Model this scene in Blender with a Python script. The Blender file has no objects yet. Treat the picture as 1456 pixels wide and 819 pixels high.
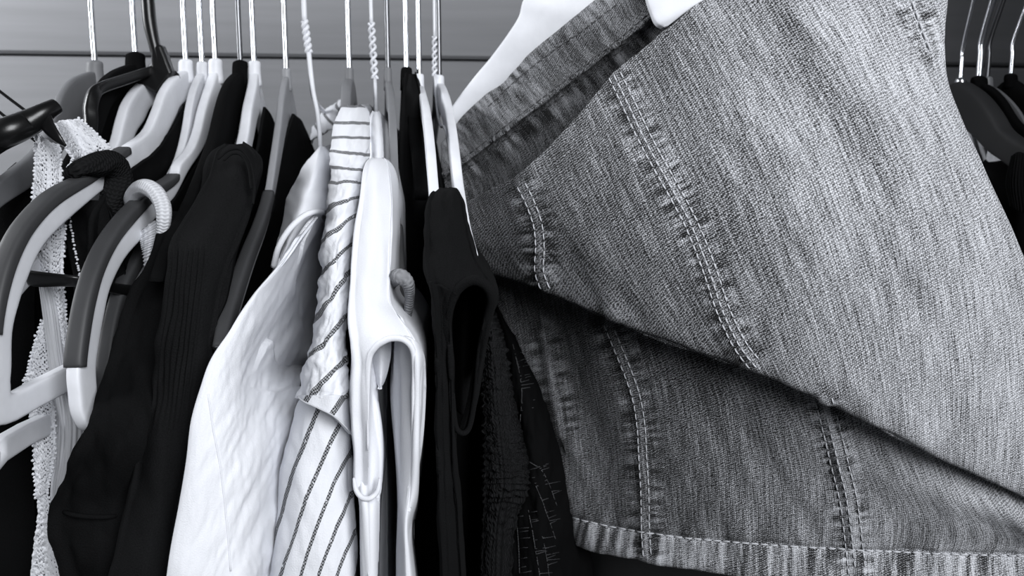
import bpy, bmesh, math, random
from math import sin, cos, pi, radians
from mathutils import Vector as V, Matrix, noise
from mathutils.bvhtree import BVHTree
random.seed(7)
SC = bpy.context.scene
COL = SC.collection

# ------------------------------------------------------------------ camera, light, exposure
CAM = V((0, 0, 1.45)); FPX = 1050.0
YAW, PITCH = radians(4.0), radians(-7.6)
FWD = V((sin(YAW)*cos(PITCH), cos(YAW)*cos(PITCH), sin(PITCH)))
RGT = V((cos(YAW), -sin(YAW), 0)); UPV = RGT.cross(FWD)
cd = bpy.data.cameras.new('camera'); cam = bpy.data.objects.new('camera', cd); COL.objects.link(cam)
cd.sensor_width = 36; cd.lens = 36*FPX/1456; cd.clip_start = 0.01
cam.matrix_world = Matrix(((RGT.x, UPV.x, -FWD.x, CAM.x), (RGT.y, UPV.y, -FWD.y, CAM.y), (RGT.z, UPV.z, -FWD.z, CAM.z), (0, 0, 0, 1)))
cd.dof.use_dof = True; cd.dof.focus_distance = 0.295; cd.dof.aperture_fstop = 16
SC.camera = cam
w = bpy.data.worlds.new('world'); SC.world = w; w.use_nodes = True
w.node_tree.nodes['Background'].inputs[0].default_value = (0.90, 0.95, 1.0, 1)
w.node_tree.nodes['Background'].inputs[1].default_value = 0.05
def area(name, loc, target, size, power, col=(0.95, 0.97, 1.0), spread=pi):
    l = bpy.data.lights.new(name, 'AREA'); l.shape = 'SQUARE'; l.size = size; l.energy = power; l.color = col; l.spread = spread
    o = bpy.data.objects.new(name, l); COL.objects.link(o); o.location = loc
    o.rotation_euler = (V(target)-V(loc)).to_track_quat('-Z', 'Y').to_euler()
    return o
area('window_daylight', (0.45, -0.72, 1.9), (0.0, 0.4, 1.42), 0.65, 23)
area('side_wall_fill', (-0.95, 0.40, 1.82), (-0.3, 0.75, 1.55), 0.4, 12)  # added fill lamp that brightens the left of the wall, not a real window
SC.view_settings.view_transform = 'Standard'; SC.view_settings.look = 'None'
SC.view_settings.exposure = 0.0; SC.view_settings.gamma = 1.0; SC.view_settings.use_curve_mapping = False

# ------------------------------------------------------------------ helpers
def P(px, py, Y):                       # the point of the view ray at world depth Y
    d = FWD*FPX + RGT*(px-728) + UPV*(409.5-py)
    return CAM + d*(Y/d.y)
def Q(px, py, n0, h):                   # the point of the view ray in the upright plane through n0 along h
    d = FWD*FPX + RGT*(px-728) + UPV*(409.5-py); n = V((h.y, -h.x, 0))
    return CAM + d*((n0-CAM).dot(n)/d.dot(n))
def proj(p):
    q = p-CAM; z = q.dot(FWD)
    return 728+FPX*q.dot(RGT)/z, 409.5-FPX*q.dot(UPV)/z
def cr(pts, n, cyc=False):              # Catmull-Rom through tuples / vectors, n samples
    pts = [tuple(p) for p in pts]; k = len(pts); out = []
    segs = k if cyc else k-1
    for i in range(n):
        t = i*segs/(n if cyc else n-1); s = min(int(t), segs-1); f = t-s
        if cyc: a, b, c, d = pts[(s-1) % k], pts[s % k], pts[(s+1) % k], pts[(s+2) % k]
        else:
            b, c = pts[s], pts[s+1]
            a = pts[s-1] if s > 0 else tuple(2*x-y for x, y in zip(b, c))
            d = pts[s+2] if s+2 < k else tuple(2*y-x for x, y in zip(b, c))
        out.append(tuple(0.5*(2*q+(r-p)*f+(2*p-5*q+4*r-s_)*f*f+(3*q-p-3*r+s_)*f**3) for p, q, r, s_ in zip(a, b, c, d)))
    return out
def lin(xs, ys, x):
    if x <= xs[0]: return ys[0]
    for i in range(len(xs)-1):
        if x <= xs[i+1]: return ys[i]+(ys[i+1]-ys[i])*(x-xs[i])/(xs[i+1]-xs[i])
    return ys[-1]
def fbm(x, y, z=0.0, o=3): return noise.fractal(V((x, y, z)), 1.0, 2.0, o)
def thing(name, label, cat, loc, group=None):
    o = bpy.data.objects.new(name, None); COL.objects.link(o); o.location = loc; o.empty_display_size = 0.02
    o['label'] = label; o['category'] = cat
    if group: o['group'] = group
    return o
def obj(name, data, mat, parent=None, smooth=True, solid=0, offset=-1, kind=None, label=None):
    vs, fs = data[0], data[1]; uv = data[2] if len(data) > 2 else None
    L = parent.location if parent else V((0, 0, 0))
    if parent and parent.parent: L = L + parent.parent.location
    me = bpy.data.meshes.new(name); me.from_pydata([tuple(V(v)-L) for v in vs], [], fs)
    if uv:
        for ln, arr in uv.items():
            ul = me.uv_layers.new(name=ln)
            for lp in me.loops: ul.data[lp.index].uv = arr[lp.vertex_index]
    if len(data) > 3 and data[3]:
        for an, arr in data[3].items():
            at = me.attributes.new(an, 'FLOAT', 'POINT'); at.data.foreach_set('value', arr)
    bm = bmesh.new(); bm.from_mesh(me)
    loose = [v for v in bm.verts if not v.link_faces]
    if loose: bmesh.ops.delete(bm, geom=loose, context='VERTS')
    bmesh.ops.recalc_face_normals(bm, faces=bm.faces)
    if solid:
        bm.normal_update()
        if sum(f.calc_area()*f.normal.dot(f.calc_center_median()+L-CAM) for f in bm.faces) > 0: bmesh.ops.reverse_faces(bm, faces=bm.faces)
    bm.to_mesh(me); bm.free()
    if smooth: me.polygons.foreach_set('use_smooth', [True]*len(me.polygons))
    me.materials.append(mat)
    o = bpy.data.objects.new(name, me); COL.objects.link(o)
    if parent: o.parent = parent
    if solid:
        m = o.modifiers.new('thickness', 'SOLIDIFY'); m.thickness = solid; m.offset = offset; m.use_even_offset = False
    if kind: o['kind'] = kind
    if label: o['label'] = label
    return o
def join(*ds):
    vs, fs = [], []
    for d in ds:
        b = len(vs); vs += list(d[0]); fs += [tuple(i+b for i in f) for f in d[1]]
    return vs, fs
def tube(pts, rad, n=None, seg=12, cyc=False, rib=None, flat=1.0, axis=None, noise_amp=0):
    """swept tube through pts (Vectors); rad scalar or list; flat squashes along axis"""
    pts = [V(p) for p in pts]; rads = rad if isinstance(rad, (list, tuple)) else [rad]*len(pts)
    if n:
        q = cr([tuple(p)+(r,) for p, r in zip(pts, rads)], n, cyc); pts = [V(x[:3]) for x in q]; rads = [max(1e-5, x[3]) for x in q]
    m = len(pts); vs = []; fs = []; uv = []; up = None; acc = 0
    for i in range(m):
        t = (pts[(i+1) % m] if (cyc or i+1 < m) else pts[i]) - (pts[i-1] if (cyc or i > 0) else pts[i])
        t.normalize()
        if axis is not None: up = V(axis)
        elif up is None: up = V((0, 0, 1)) if abs(t.z) < 0.9 else V((1, 0, 0))
        a = up-t*up.dot(t); a.normalize(); b = t.cross(a); up = a
        if i: acc += (pts[i]-pts[i-1]).length
        r = rads[i]
        if rib: r *= 1+rib[1]*abs(sin(pi*acc/rib[0]))
        for j in range(seg):
            th = 2*pi*j/seg
            rr = r*(1+noise_amp*noise.noise(V((cos(th)*1.5, sin(th)*1.5, acc*90)))) if noise_amp else r
            vs.append(pts[i]+a*cos(th)*rr*flat+b*sin(th)*rr); uv.append((j/seg*2*pi*r, acc))
    for i in range(m if cyc else m-1):
        for j in range(seg):
            k = (i+1) % m
            fs.append((i*seg+j, i*seg+(j+1) % seg, k*seg+(j+1) % seg, k*seg+j))
    if not cyc:
        for base, i, s in ((0, 0, -1), ((m-1)*seg, m-1, 1)):
            t = (pts[i]-pts[i-s]).normalized()*rads[i]*0.45*s*s
            c = len(vs); vs.append(pts[i]+t); uv.append((0, 0 if i == 0 else acc))
            for j in range(seg): fs.append((base+j, base+(j+1) % seg, c))
    return vs, fs, {'uv': uv}
def twist(a, b, r, off, turns, n=60):
    """two wires twisted about the line a-b"""
    out = []
    t = (b-a).normalized(); u = V((1, 0, 0)); u = (u-t*u.dot(t)).normalized(); w_ = t.cross(u)
    for ph in (0, pi):
        pts = []
        for i in range(n):
            f = i/(n-1); th = ph+2*pi*turns*f
            pts.append(a+(b-a)*f+u*cos(th)*off+w_*sin(th)*off)
        out.append(tube(pts, r, seg=8))
    return join(*out)
def plate(O, I, tv, n, cyc=False, seg=20, e=0.33):
    """solid of rounded-rectangle section between outer line O and inner line I, tv thick"""
    q = cr([tuple(o)+tuple(i) for o, i in zip(O, I)], n, cyc); vs = []; fs = []
    for x in q:
        o, i = V(x[:3]), V(x[3:]); c = (o+i)/2+tv/2; a = (o-i)/2; b = tv/2
        for j in range(seg):
            th = 2*pi*(j+0.5)/seg; cx, sx = cos(th), sin(th)
            vs.append(c+a*math.copysign(abs(cx)**e, cx)+b*math.copysign(abs(sx)**e, sx))
    m = len(q)
    for i in range(m if cyc else m-1):
        k = (i+1) % m
        for j in range(seg): fs.append((i*seg+j, i*seg+(j+1) % seg, k*seg+(j+1) % seg, k*seg+j))
    if not cyc: fs += [tuple(range(seg)), tuple(range((m-1)*seg, m*seg))]
    return vs, fs
def sheet(rows, nu, nv, disp=None, phase=None, cycu=False, keep=None, cut=None, cuty=9, anchors=None):
    """cloth through rows of world points; disp(px,py,u,v) moves it along its normal; phase rows -> uv layer 'stripe'"""
    R = [cr(r, nu, cycu) for r in rows]
    G = [[None]*nu for _ in range(nv)]
    for j in range(nu):
        c = cr([r[j] for r in R], nv)
        for i in range(nv): G[i][j] = V(c[i])
    if disp:
        D = [[None]*nu for _ in range(nv)]
        for i in range(nv):
            for j in range(nu):
                a = G[min(i+1, nv-1)][j]-G[max(i-1, 0)][j]; b = G[i][min(j+1, nu-1)]-G[i][max(j-1, 0)]
                nrm = a.cross(b)
                if nrm.length > 1e-12: nrm.normalize()
                if nrm.y > 0: nrm = -nrm
                x, y = proj(G[i][j])
                D[i][j] = G[i][j]+nrm*disp(x, y, j/(nu-1), i/(nv-1))
        G = D
    mu, mv = nv//2, nu//2
    UU = [[0.0]*nu for _ in range(nv)]; WW = [[0.0]*nu for _ in range(nv)]
    for i in range(nv):
        for j in range(mv+1, nu): UU[i][j] = UU[i][j-1]+(G[i][j]-G[i][j-1]).length
        for j in range(mv-1, -1, -1): UU[i][j] = UU[i][j+1]-(G[i][j]-G[i][j+1]).length
    for a0, a1, an in (anchors or [(0, nv-1, 0)]):
        for j in range(nu):
            for i in range(an+1, a1+1): WW[i][j] = WW[i-1][j]+(G[i][j]-G[i-1][j]).length
            for i in range(an-1, a0-1, -1): WW[i][j] = WW[i+1][j]-(G[i][j]-G[i+1][j]).length
    U = [UU[mu][j]-UU[mu][0] for j in range(nu)]; W = [WW[i][mv] for i in range(nv)]
    vs = [G[i][j] for i in range(nv) for j in range(nu)]
    uv = {'uv': [(UU[i][j], WW[i][j]) for i in range(nv) for j in range(nu)]}
    if phase:
        PR = [cr([(p,) for p in r], nu) for r in phase]; ph = []
        cols = [cr([PR[k][j] for k in range(len(PR))], nv) for j in range(nu)]
        uv['stripe'] = [(cols[j][i][0], W[i]+U[j]) for i in range(nv) for j in range(nu)]
    fs = []
    for i in range(nv-1):
        for j in range(nu if cycu else nu-1):
            k = (j+1) % nu
            if keep and not keep(j/(nu-1), i/(nv-1), U[j], W[i]): continue
            if cut and inside(proj(G[i][j]), cut) and G[i][j].y < cuty: continue
            fs.append((i*nu+j, i*nu+k, (i+1)*nu+k, (i+1)*nu+j))
    return vs, fs, uv
def inside(p, poly):
    x, y = p; c = False; j = len(poly)-1
    for i in range(len(poly)):
        (ax, ay), (bx, by) = poly[i], poly[j]
        if (ay > y) != (by > y) and x < (bx-ax)*(y-ay)/(by-ay)+ax: c = not c
        j = i
    return c
def PR(rows): return [[P(*p) for p in r] for r in rows]
def nose(rows, ln=0.2, r=0.02, skew=0.5, dx=0.0):
    """hanging-cloth rows (y, xl, xr, Ynear): closed loop whose near edge faces the camera"""
    out = []
    for y, xl, xr, Yn in rows:
        L, R, Mi = P(xl, y, Yn+r), P(xr, y, Yn+r), P(xl+(xr-xl)*skew, y, Yn)
        l2, r2 = P(xl+(xr-xl)*0.14, y, Yn+r*0.3), P(xr-(xr-xl)*0.14, y, Yn+r*0.3)
        f = V((dx, ln, 0)); c = (L+R)/2
        out.append([c+f*1.08, c+(L-c)*0.9+f, L+f*0.5, L, l2, Mi, r2, R, R+f*0.5, c+(R-c)*0.9+f])
    return out
# ------------------------------------------------------------------ materials
def g(v): return (v*0.965, v*0.98, v*1.03, 1)
class NT:
    def __init__(s, name):
        s.m = bpy.data.materials.new(name); s.m.use_nodes = True; s.t = s.m.node_tree; s.b = s.t.nodes['Principled BSDF']
    def n(s, t, **k):
        o = s.t.nodes.new(t)
        for a, b in k.items(): setattr(o, a, b)
        return o
    def l(s, a, b): s.t.links.new(a, b)
    def math(s, op, a, b=None, c=None):
        o = s.n('ShaderNodeMath', operation=op)
        for i, x in enumerate((a, b, c)):
            if x is None: continue
            if hasattr(x, 'links'): s.l(x, o.inputs[i])
            else: o.inputs[i].default_value = x
        return o.outputs[0]
    def noise(s, vec, scale, detail=3, rough=0.6):
        o = s.n('ShaderNodeTexNoise'); o.inputs['Scale'].default_value = scale; o.inputs['Detail'].default_value = detail; o.inputs['Roughness'].default_value = rough
        if vec is not None: s.l(vec, o.inputs['Vector'])
        return o.outputs['Fac']
    def uv(s, name='uv'): return s.n('ShaderNodeUVMap', uv_map=name).outputs[0]
    def gen(s): return s.n('ShaderNodeNewGeometry').outputs['Position']
    def scale(s, vec, xyz):
        o = s.n('ShaderNodeMapping'); o.inputs['Scale'].default_value = xyz; s.l(vec, o.inputs['Vector']); return o.outputs[0]
    def sep(s, vec):
        o = s.n('ShaderNodeSeparateXYZ'); s.l(vec, o.inputs[0]); return o.outputs
    def ramp(s, fac, stops):
        o = s.n('ShaderNodeValToRGB'); e = o.color_ramp.elements
        while len(e) < len(stops): e.new(0.5)
        for el, (p, v) in zip(e, stops): el.position = p; el.color = g(v)
        s.l(fac, o.inputs[0]); return o.outputs[0]
    def bump(s, h, strength, dist):
        o = s.n('ShaderNodeBump'); o.inputs['Strength'].default_value = strength; o.inputs['Distance'].default_value = dist
        s.l(h, o.inputs['Height']); s.l(o.outputs[0], s.b.inputs['Normal'])
    def set(s, rough=0.5, metal=0, spec=0.5, sheen=0):
        s.b.inputs['Roughness'].default_value = rough; s.b.inputs['Metallic'].default_value = metal
        s.b.inputs['Specular IOR Level'].default_value = spec; s.b.inputs['Sheen Weight'].default_value = sheen
        s.b.inputs['Sheen Roughness'].default_value = 0.5
def plastic(name, v, rough=0.4, spec=0.4, var=0.06):
    t = NT(name); n = t.noise(t.gen(), 60, 3)
    t.l(t.ramp(n, [(0.3, v*(1-var)), (0.7, v*(1+var))]), t.b.inputs['Base Color']); t.set(rough, 0, spec)
    t.bump(t.noise(t.gen(), 900, 2), 0.06, 0.0005); return t.m
def metal(name, v, rough):
    t = NT(name); n = t.noise(t.gen(), 200, 3); t.l(t.ramp(n, [(0.3, v*0.9), (0.7, v)]), t.b.inputs['Base Color']); t.set(rough, 1); return t.m
def cloth(name, v, scale=1500, bump=0.35, var=0.1, rough=0.9, sheen=0.0, stretch=(1, 1, 1), uv=True, spec=0.15):
    t = NT(name); c = t.uv() if uv else t.gen()
    wv = t.noise(t.scale(c, stretch), scale, 2); big = t.noise(c, 25, 3)
    mix = t.math('ADD', t.math('MULTIPLY', wv, 0.6), t.math('MULTIPLY', big, 0.4))
    t.l(t.ramp(mix, [(0.3, v*(1-var)), (0.7, min(1, v*(1+var)))]), t.b.inputs['Base Color']); t.set(rough, 0, spec, sheen)
    t.bump(wv, bump, 0.0008); return t.m
def knit(name, v, pu=0.0016, pv=0.0013, bump=0.6, var=0.25):
    t = NT(name); x, y, _ = t.sep(t.uv())
    a = t.math('SINE', t.math('MULTIPLY', x, 2*pi/pu)); b = t.math('SINE', t.math('ADD', t.math('MULTIPLY', y, 2*pi/pv), t.math('MULTIPLY', a, 0.9)))
    h = t.math('ADD', t.math('MULTIPLY', a, 0.35), t.math('MULTIPLY', b, 0.5)); h = t.math('ADD', t.math('MULTIPLY', h, 0.5), 0.5)
    h = t.math('ADD', h, t.math('MULTIPLY', t.math('SUBTRACT', t.noise(t.uv(), 1200, 2), 0.5), 0.4))
    t.l(t.ramp(h, [(0.0, v*(1-var)), (1.0, v*(1+var*0.3))]), t.b.inputs['Base Color']); t.set(0.95, 0, 0.03, 0.0); t.bump(h, bump, 0.0009); return t.m
def denim(name, lo, hi, fade=0.5):
    t = NT(name); c = t.uv(); x, y, _ = t.sep(c); p = 0.00088
    jig = t.math('MULTIPLY', t.math('SUBTRACT', t.noise(c, 380, 2), 0.5), 1.7)
    u = t.math('ADD', t.math('DIVIDE', x, p), jig); v = t.math('ADD', t.math('DIVIDE', y, p*1.25), jig)
    fl = t.math('FLOOR', u); wp = t.math('PINGPONG', u, 0.5)                # yarn profile 0..0.5
    ph = t.math('FRACT', t.math('ADD', v, t.math('MULTIPLY', fl, 0.3333)))
    weft = t.n('ShaderNodeMapRange', interpolation_type='SMOOTHSTEP')
    t.l(t.math('PINGPONG', ph, 0.5), weft.inputs[0]); weft.inputs[1].default_value = 0.22; weft.inputs[2].default_value = 0.42
    slub = t.noise(t.scale(c, (1, 0.05, 1)), 900, 3, 0.7); spk = t.noise(c, 1100, 2, 0.7); mot = t.noise(t.scale(c, (1, 0.4, 1)), 32, 4, 0.6)
    h = t.math('ADD', t.math('MULTIPLY', wp, 0.55), t.math('MULTIPLY', weft.outputs[0], 0.42))
    h = t.math('ADD', h, t.math('MULTIPLY', t.math('SUBTRACT', slub, 0.5), 1.15))
    h = t.math('ADD', h, t.math('MULTIPLY', t.math('SUBTRACT', spk, 0.5), 1.1))
    wear_shade = t.n('ShaderNodeAttribute', attribute_name='wear_shade').outputs['Fac']
    k = t.math('ADD', h, t.math('MULTIPLY', t.math('SUBTRACT', mot, 0.5), fade)); k = t.math('ADD', k, wear_shade)
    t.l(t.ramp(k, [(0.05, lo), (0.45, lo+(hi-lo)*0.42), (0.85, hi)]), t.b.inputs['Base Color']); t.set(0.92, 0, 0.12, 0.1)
    t.bump(h, 0.55, 0.0006); return t.m
def striped(name, base, dark):
    t = NT(name); x, y, _ = t.sep(t.uv('stripe'))
    f = t.math('PINGPONG', t.math('ADD', x, 0.0), 0.5)
    band = t.math('LESS_THAN', f, 0.095)
    ck = t.n('ShaderNodeTexChecker'); ck.inputs['Scale'].default_value = 1500
    t.l(t.uv(), ck.inputs['Vector'])
    wob = t.math('LESS_THAN', t.noise(t.uv(), 600, 2), 0.66)
    m = t.math('MULTIPLY', t.math('MULTIPLY', band, wob), t.math('ADD', t.math('MULTIPLY', ck.outputs['Fac'], 0.4), 0.6))
    wv = t.noise(t.uv(), 1500, 2)
    mx = t.n('ShaderNodeMix', data_type='RGBA'); t.l(m, mx.inputs[0])
    mx.inputs[6].default_value = g(base); mx.inputs[7].default_value = g(dark); t.l(mx.outputs[2], t.b.inputs['Base Color'])
    t.set(0.9, 0, 0.1); t.bump(wv, 0.4, 0.0006); return t.m
M = dict(
    white=plastic('white_plastic', 0.72, 0.45), warmwhite=plastic('offwhite_plastic', 0.6, 0.5),
    grey=plastic('grey_plastic', 0.16, 0.55), midgrey=plastic('mid_grey_plastic', 0.26, 0.5),
    rubber=plastic('charcoal_rubber', 0.045, 0.55, 0.35), black=plastic('black_gloss_plastic', 0.005, 0.3, 0.4),
    velvet=cloth('black_flocking', 0.005, 1800, 0.4, 0.2, 0.9, 0, uv=False, spec=0.03), darkgrey=plastic('dark_grey_matte_plastic', 0.022, 0.6, 0.3),
    chrome=metal('chrome_wire', 0.8, 0.18), darkchrome=metal('dark_wire', 0.16, 0.3), coated=plastic('white_coated_wire', 0.75, 0.4),
    clear=plastic('cloudy_grey_plastic', 0.2, 0.35),
    lace=cloth('lace_cotton', 0.66, 1400, 0.6, 0.15), satin=cloth('pleated_satin', 0.42, 700, 0.4, 0.25, 0.5, stretch=(1, 0.03, 1)),
    cotton=cloth('white_cotton', 0.74, 1500, 0.3, 0.05, stretch=(1, 1.6, 1)), jersey=cloth('white_jersey', 0.72, 1800, 0.18, 0.04),
    blackcotton=cloth('black_cotton', 0.006, 1600, 0.4, 0.3, spec=0.02), sweater=cloth('black_fine_knit', 0.008, 1700, 0.5, 0.35, spec=0.02),
    blackvelvet=cloth('black_velvet', 0.007, 2000, 0.5, 0.3, sheen=0.006, spec=0.02), blackknit=knit('black_chunky_knit', 0.012, 0.0024, 0.0016, 0.8),
    whiteknit=knit('white_ribbed_cord', 0.66, 0.003, 0.0013, 0.5, 0.3), greyknit=knit('grey_ribbed_cord', 0.24, 0.003, 0.0014, 0.5, 0.3),
    fuzzy=knit('black_fuzzy_knit', 0.012, 0.002, 0.0028, 1.0), sheer=cloth('black_sheer', 0.004, 1500, 0.3, 0.2, spec=0.02), thread=plastic('grey_thread', 0.06, 0.5),
    stripes=striped('striped_cotton', 0.70, 0.03), darkcloth=cloth('dark_grey_cloth', 0.02, 1200, 0.3, 0.2),
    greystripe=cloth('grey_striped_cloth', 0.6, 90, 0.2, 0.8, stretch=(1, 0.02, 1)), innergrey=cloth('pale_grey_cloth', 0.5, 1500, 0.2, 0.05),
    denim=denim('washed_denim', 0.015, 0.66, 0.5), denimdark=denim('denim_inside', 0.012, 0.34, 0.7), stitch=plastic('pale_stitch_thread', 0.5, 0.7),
)
t = NT('painted_board'); c = t.gen()
n1 = t.noise(t.scale(c, (0.05, 1, 1)), 90, 3); t.l(t.ramp(n1, [(0.3, 0.185), (0.7, 0.215)]), t.b.inputs['Base Color']); t.set(0.6, 0, 0.3); t.bump(n1, 0.1, 0.001); M['board'] = t.m
M['blockerpaint'] = plastic('blocker_paint', 0.35, 0.5)  # paint of the added light-blocking panel
t = NT('floor_board'); t.l(t.ramp(t.noise(t.scale(t.gen(), (1, 0.1, 1)), 30, 3), [(0.3, 0.10), (0.7, 0.16)]), t.b.inputs['Base Color']); t.set(0.6); M['floor'] = t.m

# ------------------------------------------------------------------ setting
def box(x0, x1, y0, y1, z0, z1):
    v = [(x, y, z) for x in (x0, x1) for y in (y0, y1) for z in (z0, z1)]
    return [V(p) for p in v], [(0, 1, 3, 2), (4, 6, 7, 5), (0, 4, 5, 1), (2, 3, 7, 6), (0, 2, 6, 4), (1, 5, 7, 3)]
WY = 0.76; RAILZ = CAM.z+0.166; RY = 0.47
fl = obj('floor', box(-1.6, 1.6, -1.6, WY+0.05, -0.05, 0), M['floor'], smooth=False); fl['kind'] = 'structure'
wl = obj('wall_back', box(-1.6, 1.6, WY+0.012, WY+0.06, 0, 2.45), M['board'], smooth=False); wl['kind'] = 'structure'
zj = P(330, 81, WY).z; bh = 0.15; z0 = zj-bh*10
def board(z):
    a, b = z+0.0013, z+bh-0.0013; e = 0.0025
    pr = [(WY+0.012, a), (WY+e, a), (WY, a+e), (WY, b-e), (WY+e, b), (WY+0.012, b)]
    vs = [V((x, y, zz)) for x in (-1.6, 1.6) for y, zz in pr]
    return vs, [(i, (i+1) % 6, 6+(i+1) % 6, 6+i) for i in range(6)]+[tuple(range(6)), tuple(range(6, 12))]
for k in range(16):
    zz = z0+k*bh
    if zz > -0.01 and zz+bh < 2.45: obj('board', board(zz), M['board'], wl, smooth=False)
dr = obj('light_blocker_1', box(0.36, 1.3, 0.02, 0.055, 0.01, 2.3), M['blockerpaint'], smooth=False); dr['kind'] = 'structure'  # added unseen panel that keeps light off the right-hand hangers and wall
obj('blocker_handle', tube([V((0.42, 0.02, 1.15)), V((0.42, -0.012, 1.15)), V((0.42, -0.012, 0.95)), V((0.42, 0.02, 0.95))], 0.005, n=40), M['chrome'], dr)  # handle on the added panel
rail = thing('clothes_rail', 'chrome clothes rail that all the hangers hook over, just above the frame', 'rail', (0, RY, RAILZ))
obj('rail_tube', tube([V((-1.5, RY, RAILZ)), V((1.5, RY, RAILZ))], 0.0135, n=12, seg=24), M['chrome'], rail)
for sx in (-1.2, 1.2):
    obj('bracket', join(tube([V((sx, RY, RAILZ)), V((sx, WY, RAILZ))], 0.008, seg=12), box(sx-0.02, sx+0.02, WY-0.006, WY, RAILZ-0.03, RAILZ+0.03)), M['chrome'], rail)

# ------------------------------------------------------------------ hangers
def hookpath(N, h, bend=0.045):
    H = RAILZ-N.z
    pr = [(0, -0.012), (0, 0), (0, (H-bend)*0.6), (0, H-bend), (0.009, H-bend*0.55), (0.018, H-0.006), (0.019, H+0.004), (0.013, H+0.0155), (0, H+0.019), (-0.013, H+0.0155), (-0.019, H+0.002), (-0.016, H-0.012)]
    return [N+h*a+V((0, 0, b)) for a, b in pr]
def hanger(name, label, neck, tip, Ytip, st, mat, t=0.006, hook='chrome', loop=False, grip=None, collar=True, side=-1, hr=0.0016, Y0=None, cr_=0.0042, bend=0.045, gripmat='rubber', gw=0.0042, cmat=None, group=None, ch=0.007, k=4, shift=None):
    """neck=(px,ytop,ybottom); st = [(outer px,py),(inner px,py)] on the visible face from the middle to the near end"""
    Y0 = Y0 or RY
    if shift: st = [((a[0]+shift[2], a[1]), (b[0]+shift[3], b[1])) if shift[0] <= i <= shift[1] else (a, b) for i, (a, b) in enumerate(st)]
    n0 = P(neck[0], neck[2], Y0); T = P(tip, neck[2], Ytip); h = V((T.x-n0.x, T.y-n0.y, 0)).normalized()
    nz = V((h.y, -h.x, 0));
    if nz.x*side < 0: nz = -nz
    tv = nz*t
    O = [Q(a[0], a[1], n0, h) for a, b in st]; I = [Q(b[0], b[1], n0, h) for a, b in st]
    def mir(p): return p-h*(2*(p-n0).dot(h))
    O[0] = O[0]-h*(O[0]-n0).dot(h); I[0] = I[0]-h*(I[0]-n0).dot(h)
    if loop:
        O[-1] = O[-1]-h*(O[-1]-n0).dot(h); I[-1] = I[-1]-h*(I[-1]-n0).dot(h)
        OO = O+[mir(p) for p in O[-2:0:-1]]; II = I+[mir(p) for p in I[-2:0:-1]]
    else:
        OO = [mir(p) for p in O[:0:-1]]+O; II = [mir(p) for p in I[:0:-1]]+I
    top = P(neck[0], neck[1], Y0)+tv/2; base = n0+tv/2
    th = thing(name, label, 'hanger', base, group)
    obj('body', plate(OO, II, tv, len(OO)*k, loop), M[mat], th)
    if collar: obj('collar', tube([top, top-V((0, 0, 0.0012)), base+V((0, 0, ch*0.3)), base-V((0, 0, ch))], [cr_*0.82, cr_*0.95, cr_, cr_*1.12], n=14, seg=16, flat=1.0), M[cmat or mat], th)
    if hook: obj('hook', tube(hookpath(top, h, bend), hr, n=60, seg=10), M[hook], th)
    if grip:
        s0, s1, frac = grip; nn = 60; q = cr([tuple(a)+tuple(b) for a, b in zip(O, I)], (len(O)-1)*20+1)
        go, gi = [], []
        for i in range(nn):
            x = q[min(len(q)-1, int(round((s0+(s1-s0)*i/(nn-1))*20)))]; o, j = V(x[:3]), V(x[3:]); d = (o-j).normalized(); e = min(1, min(i, nn-1-i)/2+0.35)
            go.append(o+d*0.0009*e); gi.append(o+(j-o)*frac)
        vs, fs = plate([p-nz*0.0009 for p in go], [p-nz*0.0009 for p in gi], tv+nz*0.0018, nn, e=0.5)
        obj('rubber_grip', (vs, fs), M[gripmat], th)
        obj('rubber_grip', ([mir(p-tv/2)+tv/2 for p in vs], fs), M[gripmat], th)
    return th, n0, h, tv
rackg = None
# two-tone white hanger at the far left (rubber grip, loop with bar)
hanger('clothes_hanger', 'large white hanger with charcoal grip and black knit strap draped over it', (271, 86, 101), 0, 0.285,
    [((271, 101), (272, 142)), ((252, 110), (259, 151)), ((237, 130), (252, 166)), ((226, 160), (240, 190)), ((212, 188), (221, 222)), ((180, 212), (185, 243)),
     ((128, 243), (133, 278)), ((73, 272), (78, 327)), ((33, 312), (53, 358)), ((8, 355), (36, 396)), ((-9, 410), (23, 434)), ((-18, 470), (14, 472)), ((-22, 530), (13, 520)),
     ((-14, 585), (18, 546)), ((12, 604), (27, 558)), ((99, 558), (95, 523)), ((271, 470), (271, 438))], 'white', 0.0055, loop=True, shift=(6, 12, 12, 6),
    grip=(4.9, 11.1, 0.36), gw=0.0042)
hanger('clothes_hanger', 'slim white hanger, squeezed between two larger white ones, dark grip far inside', (293, 89, 104), 145, 0.337,
    [((294, 104), (298, 128)), ((281, 122), (286, 140)), ((274, 150), (279, 166)), ((268, 186), (275, 200)), ((258, 225), (266, 240)), ((238, 268), (245, 292)), ((214, 322), (224, 345)),
     ((192, 362), (207, 385)), ((170, 405), (184, 430)), ((155, 460), (169, 480)), ((146, 520), (160, 535)), ((142, 580), (156, 582)), ((150, 612), (164, 600)), ((293, 545), (293, 520))], 'warmwhite', 0.0045, loop=True, shift=(6, 11, 8, 4),
    grip=(5.5, 11.5, 0.5), gw=0.0035, cr_=0.0035)
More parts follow.
